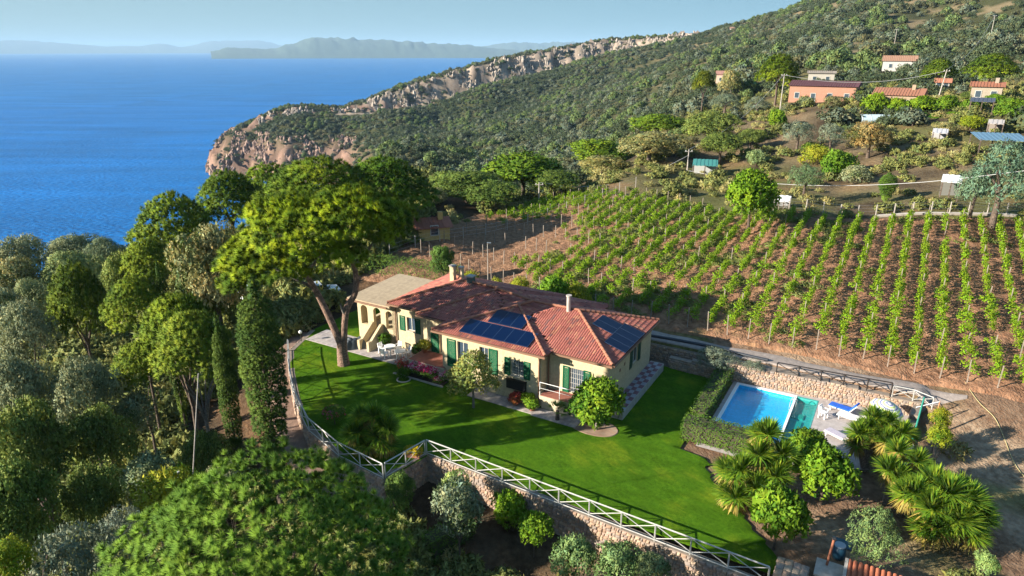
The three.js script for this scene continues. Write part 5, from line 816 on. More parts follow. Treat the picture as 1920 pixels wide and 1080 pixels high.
  ['shrub', 1, 'shrub', 'thin little bush in the bottom right corner on dry soil', 'shrub', 1830, 1884, 1040, 30, { base: -.3, tint: [1.0, 1.3, 0.8] }],
  ['shrub', 0, 'shrub', 'dense green shrub between the foreground pine and stone wall', 'shrub', 800, 916, 910, 30.5, { base: -3, tint: [0.75, 0.85, 1.0] }],
  ['shrub', 0, 'shrub', 'light green shrub against the stone wall above the dense one', 'shrub', 822, 890, 888, 33.2, { base: -2.8, tint: [1.2, 1.4, 0.9] }],
  ['bush', 1, 'shrub', 'upper bright green bush in front of the long stone wall', 'shrub', 920, 996, 924, 33, { base: -2.7, tint: [0.95, 1.0, 0.9] }],
  ['bush', 2, 'shrub', 'lower bright green bush in front of the long stone wall', 'shrub', 966, 1038, 962, 30.5, { base: -2.7, tint: [0.9, 0.95, 0.9] }],
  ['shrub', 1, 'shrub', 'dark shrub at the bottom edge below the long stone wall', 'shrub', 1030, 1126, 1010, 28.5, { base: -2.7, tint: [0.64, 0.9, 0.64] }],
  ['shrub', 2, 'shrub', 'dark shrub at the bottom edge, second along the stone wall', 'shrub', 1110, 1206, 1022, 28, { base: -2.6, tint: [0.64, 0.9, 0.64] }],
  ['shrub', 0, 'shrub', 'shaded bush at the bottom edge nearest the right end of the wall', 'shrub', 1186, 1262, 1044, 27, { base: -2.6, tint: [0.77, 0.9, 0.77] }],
  ['oak', 2, 'climber', 'dark leafy climber on the pointed corner of the stone wall', 'climber', 716, 778, 884, 34.4, { base: -2.6, tint: [0.69, 0.9, 0.83] }],
  ['broom', 0, 'shrub', 'upper thin green shrub on the bare soil right of the pool', 'shrub', 1742, 1790, 768, 45.5, { base: -.1, tint: [0.9, 0.9, 0.79] }],
  ['broom', 1, 'shrub', 'lower thin green shrub on the bare soil right of the pool', 'shrub', 1738, 1796, 800, 42.5, { base: -.1, tint: [0.77, 0.9, 0.77], minH: 1.6 }],
];
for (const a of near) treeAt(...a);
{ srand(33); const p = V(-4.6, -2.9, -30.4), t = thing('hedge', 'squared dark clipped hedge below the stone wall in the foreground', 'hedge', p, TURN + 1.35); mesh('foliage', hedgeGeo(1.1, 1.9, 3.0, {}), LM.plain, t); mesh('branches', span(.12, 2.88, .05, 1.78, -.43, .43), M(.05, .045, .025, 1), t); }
{ srand(34); const t = thing('hedge', 'dark shaded hedge between the parking place and vineyard', 'hedge', onY(668, 505, .4), -.42); mesh('foliage', hedgeGeo(2.2, 1.9, 13, { den: 40, len: .26 }), LM.plain, t); }
yucca('big clump of yuccas on the lawn by the pointed fence corner', onY(703, 846, 0), [[-.9, 1.5, .3, 1.05], [.1, 2.4, -.1, 1.05], [.85, 1.9, .2, 1.05], [-.3, .75, .6, .95], [.7, .7, .5, .95], [-.75, 2.2, -.4, .95], [.3, 1.3, .5, 1.0]], { n: 130, dry: .18 });
yucca('yucca clump at the lawn edge in front of the pool hedge', HU(10.3, -.2, -4.4), [[-1.3, .9, .9, 1.1], [-.9, 2.2, .2, 1.1], [.1, 2.9, -.2, 1.15], [.7, 3.9, -.7, 1.05], [-1.5, 1.8, -.3, 1.0], [.9, 2.0, .5, 1.05], [1.5, 2.9, -.3, 1.0], [-.2, 1.4, .7, 1.1]], { n: 130 });
yucca('yucca clump on the pool terrace edge before the parasol', HU(15.7, -.1, 2.2), [[-.9, 2.4, 0, 1.15], [.1, 3.2, -.5, 1.1], [.5, 2.2, .5, 1.25], [1.5, 2.6, .2, 1.1], [.9, 3.0, -.4, 1.05], [-.3, 2.8, -.2, 1.0], [1.9, 2.2, -.3, 1.0]], { n: 140, dry: .26, k: .85 });
yucca('yucca clump between the terrace yuccas and the largest yucca', HU(16.9, -.1, -.6), [[-.5, 2.2, .3, 1.2], [.3, 2.9, -.4, 1.1], [1.2, 2.5, .0, 1.1], [.2, 1.7, .8, 1.1], [1.7, 1.9, .4, 1.0]], { n: 140, dry: .26, k: .85 });
yucca('largest dense rounded yucca in the right foreground', HU(19.3, -.2, -2.5), [[-.9, 2.0, .5, 1.25], [0, 2.7, .2, 1.25], [.9, 2.3, .3, 1.25], [.2, 1.7, 1.1, 1.25], [-.2, 2.6, -.7, 1.2], [1.2, 2.1, -.6, 1.2], [-1.3, 2.3, -.4, 1.1], [1.7, 1.6, .2, 1.1], [.7, 1.4, .9, 1.1], [-.8, 1.3, 1.0, 1.15]], { n: 150, dry: .24 });

// ---------------------------------------------------------------- the vineyard
const farV = (u) => (u < 2 ? lerp(58, 45, clamp((u + 34) / 36, 0, 1)) : 44.3 + .33 * (u - 3));
{
  const nu = 250, nv = 170, g = grid(nu, nv, (i, j) => {
    const u = lerp(-38, 36, i / nu), v = lerp(13.35, farV(u) + .6, j / nv), p = HU(u, 0, v), f = fbm(p.x * .09, p.z * .09, 3), h = fbm(p.x * .9, p.z * .9, 4), cl = Math.abs(fbm(p.x * 1.7 + 3, p.z * 1.7, 3));
    const dry = sstep(-u, 4, 24) * .55 + sstep(f, .1, .5) * .35, e = Math.min(1, Math.min(i, nu - i, j, nv - j) / 2);
    const y = ground(p.x, p.z) - .12 + e * (.22 + .05 * Math.cos(u / 1.68 * Math.PI * 2) + .20 * (.5 - cl) + .06 * h), k = [.42, .24, .15].map((x, q) => lerp(x, [.36, .22, .14][q], clamp(dry, 0, 1)) * (.9 + .3 * h)); const gr = sstep(fbm(p.x * .35 + 7, p.z * .35, 4), .12, .4) * sstep(-u, -14, 8) * sstep(u, -24, -13) * .6;
    return [p.x, y, p.z, lerp(k[0], .20, gr), lerp(k[1], .20, gr), lerp(k[2], .07, gr), p.x, p.z];
  });
  struct('vineyard_soil', g, M(1, 1, 1, .97, { specularIntensity: .15, vertexColors: true, map: T.soil, bumpMap: T.soilB, bumpScale: .12 }));
}
{
  srand(301);
  const variant = (s) => { srand(s); const B = new Leaves(); for (let i = 0; i < 17; i++) { const x = rr(-.55, .55), y = .55 + rr(0, .75) * (1 - Math.abs(x) * .5), z = rr(-.16, .16); leafPuff(B, V(z, y, x), .25, V(z * 2, .6, x * .3).normalize(), 9, .17, .13, [.20, .33, .015], .35); } for (let i = 0; i < 5; i++) { const x = rr(-.5, .5); for (let q = 0; q < 5; q++) B.leaf(V(rr(-.12, .12), 1.1 + q * .09, x + rr(-.1, .1)), rdir(), V(rr(-1, 1), 1, rr(-1, 1)).normalize(), .15, .12, tint([.34, .44, .03], .25), V(0, 1, 0)); } return B.geo(); };
  const vg = [1, 2, 3, 4].map((s) => variant(310 + s)), tg2 = merge([limb([V(0, -.1, 0), V(.04, .3, .03), V(-.02, .62, 0)], [.04, .03, .025], 5)]), vm = leafMat([1, 1, 1], .6, .3), spots = [], posts = [];
  srand(320);
  for (let k = 0; k < 41; k++) {
    const u0 = -34.4 + k * 1.68, F = farV(u0) - .4, left = u0 < -11, near0 = u0 < -8 ? lerp(22, 14.6, clamp((u0 + 34) / 26, 0, 1)) : 14.5 + .3 * n2(k, 2);
    let kk = 0, pk = 0; for (let v = near0 + .9; v < F; v += rr(.85, 1.15)) {
      const u = u0 + rr(-.1, .1), bare = sstep(u, -14, -23) * .93 * sstep(v, 46, 36) + (left ? .13 : u0 < 3 ? .12 : .04) + (n2(u * .12, v * .16) > .62 ? .5 : 0);
      if (R() < bare) continue; spots.push([u, v, rr(.75, 1.12), k, ++kk]);
    }
    if (u0 > -33) for (let v = near0; v < F + 1; v += 4.9) { if (v > near0 && R() < .12) continue; posts.push([u0 + rr(-.06, .06), v + rr(-.2, .2), v === near0 ? 1.75 : 1.55, k, ++pk]); }
  }
  const RIGHT = 35, nth = (n) => n + (n % 10 === 1 && n % 100 !== 11 ? 'st' : n % 10 === 2 && n % 100 !== 12 ? 'nd' : n % 10 === 3 && n % 100 !== 13 ? 'rd' : 'th'), place = ([u, v, s, k, i]) => { const p = HU(u, 0, v); p.y = ground(p.x, p.z) + .05; return [p, s, Math.hypot(p.x, p.z), k > RIGHT ? `in row ${k - RIGHT} beyond the right edge` : `in the ${nth(RIGHT + 1 - k)} row from the right`, nth(i)]; }, S = spots.map(place).sort((a, b) => a[2] - b[2]);
  const protos = vg.map((g, i) => { const t = thing('grape_vine', 'bright green grape vine in the rows behind the villa', 'grape vine', V(0, 0, 0), 0, 'vines of the vineyard rows'); mesh('foliage', g, vm, t); mesh('stem', tg2, MT.bark, t); return t; }), used2 = [0, 0, 0, 0];
  S.slice(0, 300).forEach(([p, s, , row, n], i) => { const k = i % 4, turn = TURN + rr(-.2, .2) + (R() < .5 ? Math.PI : 0), o = used2[k]++ ? copy(protos[k]) : protos[k]; o.position.copy(p); o.rotation.y = turn; o.scale.set(s * .97, s * rr(.72, 1.02), s); o.userData.label = `${n} grape vine from the road end ${row}`; });
  const rest = S.slice(300), m4 = new THREE.Matrix4();
  [0, 1].forEach((k) => { const mine = rest.filter((_, i) => i % 2 === k), im = new THREE.InstancedMesh(vg[k + 1], vm, mine.length); mine.forEach(([p, s], i) => { m4.compose(p, new THREE.Quaternion().setFromEuler(new THREE.Euler(0, TURN + rr(-.2, .2) + (R() < .5 ? Math.PI : 0), 0)), V(s * .97, s * rr(.72, 1.02), s)); im.setMatrixAt(i, m4); }); im.name = numbered('vine_rows'); im.castShadow = im.receiveShadow = true; tag(im, 'farther rows of bright green vines in the vineyard', 'vines', null, 'stuff'); scene.add(im); });
  const post = thing('vineyard_post', 'thin pale post standing in a vineyard row', 'post', V(0, 0, 0), 0, 'posts of the vineyard rows'); mesh('stake', merge([box(.07, 1, .07, 0, .5, 0)]), M(.34, .28, .23, .9, { map: T.conc }), post); mesh('cap', box(.06, .02, .06, 0, 1.01, 0), MT.conc, post);
  posts.map(place).sort((a, b) => a[2] - b[2]).slice(0, 290).forEach(([p, h, , row, n], i) => { const o = i ? copy(post) : post; o.position.copy(p); o.position.y -= .1; o.rotation.set(rr(-.04, .04), TURN, rr(-.04, .04)); o.scale.set(1, h + .1, 1); o.userData.label = `${n} pale post from the road ${row}`; });
}
{ // row of bright bushes along the back of the villa, wire fence and kerb at the far edge, hose and pipe
  srand(340);
  [[880, 530, 1.1, 'leftmost of the bright green bushes behind the villa ridge'], [975, 540, 1.0, 'bright green bush behind the middle of the villa roof'], [1040, 552, 1.5, 'dark broad bush behind the villa roof, largest one there'], [1085, 556, 1.1, 'bright bush behind the villa roof nearest the round chimney'], [930, 538, .8, 'small light green bush behind the villa ridge lamp post']].forEach(([x, y, r, l], i) => { const p = onY(x, y, 2.6); plant(i === 2 ? 'bush' : 'broom', i % 3, 'shrub', l, 'shrub', V(p.x, 1.0, p.z), r * 1.25, r * 1.2 + 1.4, i === 2 ? { tint: [0.77, 0.9, 0.9] } : {}); });
  const P = []; for (let i = 0; i <= 22; i++) { const u = lerp(-2, 38, i / 22), p = HU(u, 0, farV(u) + 1.6); p.y = ground(p.x, p.z); P.push(p); }
  const f = thing('wire_fence', 'wire fence of thin posts along the far edge of the vineyard', 'fence'); P.forEach((p) => mesh('post', bar(p.clone().setY(p.y - .1), p.clone().setY(p.y + 1.5), .09), MT.concPale, f)); for (const h of [.3, .7, 1.1, 1.42]) mesh('wire', tube(P.map((p) => p.clone().setY(p.y + h)), .008, 4, 60), MT.steel, f);
  const K = thing('kerb_wall', 'low pale concrete kerb below the wire fence', 'wall'); for (let i = 8; i < 22; i++) { const a = P[i].clone(), b = P[i + 1] ?? a; mesh('kerb_block', bar(a.setY(a.y + .1), b.clone().setY(b.y + .1), .3, .35), MT.concPale, K); }
  const Q = []; for (let i = 0; i <= 12; i++) { const u = lerp(-36, -20, i / 12), p = HU(u, 0, lerp(20, 58, i / 12)); p.y = ground(p.x, p.z); Q.push(p); }
  const f2 = thing('wire_fence', 'thin post fence along the left edge of the vineyard', 'fence'); Q.forEach((p) => mesh('post', bar(p.clone().setY(p.y - .1), p.clone().setY(p.y + 1.6), .09), MT.concPale, f2)); for (const h of [.5, 1.0, 1.45]) mesh('wire', tube(Q.map((p) => p.clone().setY(p.y + h)), .008, 4, 40), MT.steel, f2);
  const hp = [[1780, 715], [1800, 745], [1830, 780], [1860, 800], [1882, 825], [1895, 850], [1910, 872], [1945, 905]].map(([x, y]) => { const p = onY(x, y, .3); p.y = ground(p.x, p.z) + .06; return p; });
  tag(mesh('garden_hose', tube(hp, .022, 6, 60), M(.42, .36, .18, .7)), 'yellow garden hose snaking over the dry soil at right', 'hose');
  const pp = [[1216, 628], [1280, 640], [1340, 652], [1387, 664], [1440, 676]].map(([x, y]) => { const p = onY(x, y, 1.5); p.y = ground(p.x, p.z) + .13; return p; }); tag(mesh('drain_pipe', tube(pp, .13, 8, 40), M(.02, .025, .035, .5)), 'dark drain pipe lying along the road below the vineyard', 'pipe');
}
{ // weeds and grass between the rows, thicker to the left and at the far edge
  srand(360); const W = crownGeo([[0, .1, 0, .35, .16, .35]], { puffs: 16, r: .14, per: 8, len: .2, wid: .05, col: [.13, .2, .03], col2: [.28, .28, .1], low: -.05 }), L0 = [], m4 = new THREE.Matrix4();
  for (let i = 0; i < 9000; i++) { const u = rr(-35, 34), v = rr(14.5, farV(u)), d = sstep(-u, -22, 6) * sstep(u, -26, -14) * .5 + sstep(v, 34, 46) * .25 + .04; if (n2(u * .16 + 4, v * .13) * .5 + .5 > d || R() > d) continue; const p = HU(u, 0, v); p.y = ground(p.x, p.z) + .06; L0.push([p, rr(.5, 1.5)]); }
  const im = new THREE.InstancedMesh(W, LM.plain, L0.length); L0.forEach(([p, s], i) => { m4.compose(p, new THREE.Quaternion().setFromEuler(new THREE.Euler(0, rr(0, 6.3), 0)), V(s, s, s)); im.setMatrixAt(i, m4); }); im.name = numbered('weeds'); im.castShadow = im.receiveShadow = true; tag(im, 'green weeds and grass growing between the vine rows', 'weeds', null, 'stuff'); scene.add(im);
}

// ---------------------------------------------------------------- buildings and poles beyond
const gp2 = (px, py, D) => { const p = atD(px, py, D); p.y = ground(p.x, p.z); return p; };
function farHouse(label, px0, px1, D, h, o = {}) {                              // a house with its own walls, roof, windows, standing on the slope
  const a = atD(px0, 200, D), b = atD(px1, 200, D), w = Math.hypot(a.x - b.x, a.z - b.z), c = a.clone().lerp(b, .5), turn = Math.atan2(-(b.z - a.z), b.x - a.x) + (o.turn ?? 0), y0 = o.y ?? ground(c.x, c.z) - .3, d = o.d ?? w * .6, rh = o.rh ?? .9;
  const t = thing(o.name ?? 'house', label, o.cat ?? 'house', V(c.x, y0, c.z), turn), wm = M(...(o.wall ?? [.62, .56, .46]), .92, { map: T.plaster }), rm = M(...(o.roof ?? [.34, .13, .08]), .9, { map: T.conc });
  mesh('wall', span(-w / 2, w / 2, 0, h, -d / 2, d / 2), wm, t);
  const s = new THREE.Shape([[-d / 2 - .4, h + .02], [d / 2 + .4, h + .02], [0, h + rh]].map((q) => new THREE.Vector2(...q))), g = new THREE.ExtrudeGeometry(s, { depth: w + .8, bevelEnabled: false }); g.rotateY(Math.PI / 2); g.translate(-w / 2 - .4, 0, 0); const rf = mesh('roof', metreUV(g), rm, t);
  const rows = []; for (let i = 0; i < Math.round(w / .5); i++) { const x = -w / 2 - .3 + i * .5; for (const q of [-1, 1]) rows.push(bar(V(x, h + .04, q * (d / 2 + .4)), V(x, h + rh + .02, 0), .16, .08)); } if (rows.length) stuff(mesh('roof_tile', merge(rows), rm, rf));
  if (o.chim) mesh('chimney', box(.6, 1.2, .6, w * .28, h + rh * .8 + .3, d * .1), wm, rf);
  const n = o.win ?? Math.max(2, Math.floor(w / 3.2)); for (let i = 0; i < n; i++) { const x = -w / 2 + w * (i + .5) / n, k = o.door === i, wy = k ? 1.05 : 1.6, hh = k ? 2.1 : 1.2, f = mesh(k ? 'door' : 'window', merge([box(1.06, .1, .1, x, wy + hh / 2, d / 2 + .03), box(1.06, .1, .1, x, wy - hh / 2, d / 2 + .03), box(.1, hh, .1, x - .48, wy, d / 2 + .03), box(.1, hh, .1, x + .48, wy, d / 2 + .03)]), MT.white, t); mesh('pane', box(.86, hh - .1, .04, x, wy, d / 2 + .02), MT.glass, f); }
  return t;
}
farHouse('long pink house with maroon roof beside the big rounded pine', 1482, 1604, 172, 3.6, { wall: [.44, .22, .15], roof: [.13, .045, .055], rh: 1.0, d: 9, door: 1, win: 4, turn: -.12, y: ground(...(([p]) => [p.x, p.z])([gp2(1545, 190, 166)])) - .2 });
farHouse('low house with orange tiled roof behind the leafy pergola', 1640, 1728, 156, 3.0, { wall: [.40, .29, .2], roof: [.40, .17, .10], rh: 1.2, d: 8, turn: -.1, chim: 1 });
farHouse('small orange roofed house with chimney at the right edge', 1815, 1872, 160, 2.9, { wall: [.38, .32, .25], roof: [.40, .15, .08], rh: .8, d: 6, chim: 1 });
farHouse('white house with tan roof above the pergola houses', 1642, 1702, 255, 3, { wall: [.52, .50, .47], roof: [.46, .25, .16], rh: 1.6, d: 10, y: ground(...(([p]) => [p.x, p.z])([gp2(1672, 140, 255)])) + .5 });
farHouse('pink roofed house among trees on the left slope', 1338, 1386, 310, 3.4, { wall: [.66, .48, .38], roof: [.50, .26, .20], rh: 1.4, d: 8 });
farHouse('pale long low building behind the pink house', 1508, 1556, 215, 3.0, { wall: [.44, .41, .36], roof: [.38, .32, .26], rh: .6, d: 6 });
farHouse('small white cottage right of the leaning utility pole', 1746, 1772, 185, 2.2, { wall: [.48, .42, .36], roof: [.48, .2, .12], rh: .9, d: 4 });
for (const [l, x0, x1, py, D, c] of [['tiny white house high on the left hilltop', 1354, 1374, 60, 800, [.75, .72, .68]], ['pale villa on the hilltop below the bare earth', 1520, 1552, 32, 640, [.72, .66, .6]], ['white villa in the middle of the upper hillside', 1592, 1626, 22, 620, [.75, .72, .68]], ['white house right of the hilltop villas', 1690, 1722, 20, 560, [.75, .70, .64]], ['pink house below the hilltop villas', 1628, 1648, 38, 560, [.68, .42, .32]]]) { const p = atD((x0 + x1) / 2, py, D); farHouse(l, x0, x1, D, 4.2, { wall: c, roof: [.44, .24, .17], rh: 1.6, d: 9, y: Math.min(p.y, ground(p.x, p.z) + 3) - 1 }); }
// small yellow outbuilding by the parking place
farHouse('small yellow outbuilding with red hip roof behind the vineyard corner', 768, 830, 84, 1.9, { name: 'outbuilding', cat: 'outbuilding', wall: [.66, .47, .18], roof: [.38, .14, .09], rh: .9, d: 4, turn: .2, chim: 1, win: 1 });
function canopy(label, px0, px1, D, top, depth, col, o = {}) {                  // a light roof on posts
  const a = atD(px0, 250, D), b = atD(px1, 250, D), w = Math.hypot(a.x - b.x, a.z - b.z), c = a.clone().lerp(b, .5), y0 = ground(c.x, c.z), t = thing(o.name ?? 'shed', label, o.cat ?? 'shed', V(c.x, y0, c.z), Math.atan2(-(b.z - a.z), b.x - a.x) + (o.turn ?? 0)), m = M(...col, .55), G = [];
  for (let i = 0; i < Math.round(w / .3); i++) { const x = -w / 2 + (i + .5) * .3; G.push(bar(V(x, top - .35 + (i % 2) * .04, depth / 2), V(x, top + .1 + (i % 2) * .04, -depth / 2), .3, .05)); } mesh('roof', merge(G), m, t);
  for (const x of [-w / 2 + .15, 0, w / 2 - .15]) for (const z of [-depth / 2 + .1, depth / 2 - .1]) mesh('post', bar(V(x, -.3, z), V(x, top - .2, z), .13), MT.bark, t);
  if (o.walls) mesh('back_wall', span(-w / 2, w / 2, 0, top - .1, -depth / 2 + .05, -depth / 2 + .15), M(...o.walls, .9), t); return t;
}
canopy('long blue grey corrugated shed roof on posts at the right edge', 1828, 1925, 120, 2.9, 6, [.10, .19, .28], { turn: .25 });
canopy('dark flat canopy on posts among the right terraces', 1806, 1852, 146, 2.6, 4, [.06, .07, .10]); canopy('shed with a green roof at the vineyard left corner', 1304, 1352, 115, 2.4, 4, [.05, .22, .20], { walls: [.35, .36, .36] });
canopy('small white roofed hut on posts in the meadow', 1784, 1824, 98, 2.5, 3, [.78, .80, .80], { walls: [.12, .12, .11] }); canopy('low white covered box beside the lone vineyard tree', 1474, 1500, 88, 1.2, 1.6, [.75, .76, .78], { walls: [.2, .2, .2] }); canopy('pale grey hut roof beside the reddish brown tree', 1748, 1778, 128, 1.9, 3, [.46, .45, .46], { walls: [.30, .30, .31] });
canopy('grey hut with shaded front below the dark canopy', 1848, 1880, 132, 2.4, 3, [.42, .38, .36], { walls: [.2, .17, .15] });
srand(430); [[1600, 1640, 168, 168, 'oak', 'round bush hiding the right end of the pink house'], [1492, 1530, 182, 164, 'shrub', 'grey bush in front of the pink house door'], [1800, 1836, 170, 158, 'oak', 'dark bush left of the small orange roofed house'], [1846, 1890, 176, 156, 'fresh', 'green bush in front of the small orange roofed house'], [1622, 1652, 128, 250, 'grey', 'grey bush at the left corner of the white house'], [1690, 1722, 134, 248, 'oak', 'dark bush at the right corner of the white house'], [1560, 1590, 150, 205, 'oak', 'dark tree right of the pale long low building'], [1380, 1402, 122, 300, 'oak', 'dark tree right of the pink roofed house on the left slope'], [1322, 1346, 124, 300, 'grey', 'grey tree left of the pink roofed house on the left slope']].forEach(([a, b, y, D, k, l], i) => treeAt(k, i % 3, 'bush', l, 'bush', a, b, y, D, { minH: 1.2, tint: [0.84, 0.9, 0.9] }));
{ // pergola overgrown with vines, greenhouse tunnel
  srand(410); const labels = ['left end of the bright leafy pergola hedge', 'second bright leafy mound of the pergola hedge', 'third bright leafy mound of the pergola hedge', 'fourth leafy mound of the pergola hedge', 'darker right end of the pergola hedge'];
  [[1614, 1672, 176], [1660, 1706, 184], [1700, 1762, 180], [1750, 1806, 180], [1796, 1850, 186]].forEach(([a, b, y], i) => treeAt('bush', i % 3, 'leafy_mound', labels[i], 'bush', a, b, y, 150, { tint: i < 3 ? [1.05, 1, .8] : [.7, .75, .8], minH: 1.1 }));
  const p = gp2(1655, 222, 146), t = thing('greenhouse_tunnel', 'low pale plastic greenhouse tunnel below the leafy pergola', 'greenhouse', p, -.05), g = new THREE.CylinderGeometry(1.1, 1.1, 8.4, 12, 8, true, -Math.PI / 2, Math.PI); g.rotateZ(Math.PI / 2); g.rotateX(-Math.PI / 2 + Math.PI / 2); mesh('cover', g, M(.42, .52, .56, .4, { side: THREE.DoubleSide }), t); for (let i = 0; i < 6; i++) mesh('hoop', new THREE.TorusGeometry(1.12, .03, 5, 12, Math.PI).rotateY(Math.PI / 2).translate(-4 + i * 1.6, 0, 0), MT.steel, t);
}
// utility poles and cables
function pole(label, px, pyTop, D, lean = 0, m = MT.concPale) { const a = atD(px, pyTop, D), y0 = ground(a.x, a.z), h = a.y - y0, t = thing('utility_pole', label, 'utility pole', V(a.x - lean * h, y0, a.z)); mesh('mast', bar(V(0, -.3, 0), V(lean * h, h, 0), .28, .16, 8), m, t); mesh('crossarm', box(1.3, .1, .1, lean * h, h - .35, 0), m, t); for (const x of [-.5, 0, .5]) mesh('insulator', box(.08, .16, .08, lean * h + x, h - .2, 0), MT.whitePlastic, t); return a; }
const pA = pole('grey utility pole in front of the pink house', 1471, 138, 160), pB = pole('leaning pale utility pole above the orange roofed house', 1776, 130, 166, .12), pC = pole('thin utility pole beside the green roofed shed', 1292, 280, 118), pD = pole('utility pole standing on the upper right hillside', 1866, 28, 330), pE = pole('utility pole on the hillside above the white house', 1682, 54, 360), pF = pole('small utility pole at the left end of the cable by the oaks', 1011, 342, 104);
const wire = (label, a, b, drop) => tag(mesh('cable', sag(a, b, drop, .035), M(.42, .42, .42, .5)), label, 'cable');
wire('cable hanging between the two utility poles by the pink house', pA.clone().setY(pA.y - .3), pB.clone().setY(pB.y - .3), 1.8); wire('cable crossing above the vineyard far edge from pole to right edge', pC.clone().setY(pC.y - 3.5), atD(1990, 312, 84), 2.2); wire('cable between the thin pole and the small pole by the oaks', pF, pC.clone().setY(pC.y - 1), 2.4); wire('cable from the pink house pole down to the shed pole', pA, pC, 2);
wire('cable rising from the pale pole to the upper hillside', pB, pD, 3);
{ // pale leaning mast with its stay in the left foreground
  const b = atD(343, 945, 31.5), t = thing('mast', 'tall thin pale mast with a short stay in the left foreground', 'mast', b); b.y = t.position.y; const top = atD(372, 700, 31.2).sub(b), st = atD(334, 884, 31.4).sub(b);
  mesh('pole', bar(V(0, -2, 0), top, .07, .05, 8), MT.concPale, t); mesh('stay', bar(V(.02, -1.5, .02), st, .13, .12, 8), M(.36, .38, .40, .6), t); mesh('bracket', box(.22, .06, .06, .05, .6, 0), MT.steel, t);
}
// parked cars by the dark spreading tree
function car(label, p, turn, col) {
  const t = thing('parked_car', label, 'car', p, turn), pr = (pts, w, m, name) => { const s = new THREE.Shape(pts.map((q) => new THREE.Vector2(...q))), g = new THREE.ExtrudeGeometry(s, { depth: w - .12, bevelEnabled: true, bevelSize: .06, bevelThickness: .06, bevelSegments: 2 }); g.translate(0, 0, -(w - .12) / 2); return mesh(name, g, m, t); };
  pr([[-2.05, .3], [2.0, .3], [2.05, .72], [1.0, .88], [-1.95, .92]], 1.7, M(...col, .3, { clearcoat: .6 }), 'body'); pr([[-1.75, .93], [1.0, .9], [.35, 1.4], [-1.4, 1.42]], 1.5, M(.02, .025, .03, .1), 'windows'); pr([[-1.35, 1.42], [.32, 1.4], [.25, 1.47], [-1.28, 1.48]], 1.4, M(...col, .3, { clearcoat: .6 }), 'roof');
  for (const x of [-1.25, 1.25]) for (const z of [-.78, .78]) mesh('wheel', new THREE.CylinderGeometry(.31, .31, .2, 14).rotateX(Math.PI / 2).translate(x, .31, z), M(.02, .02, .02, .9), t);
}
{ const at = (x, y) => { const p = onY(x, y, -.3); p.y = ground(p.x, p.z) + .02; return p; }; car('silver parked car half hidden behind the umbrella pine trunk', at(598, 560), .5, [.45, .50, .56]); car('white parked car under the dark spreading tree', at(484, 560), .9, [.6, .62, .66]); }
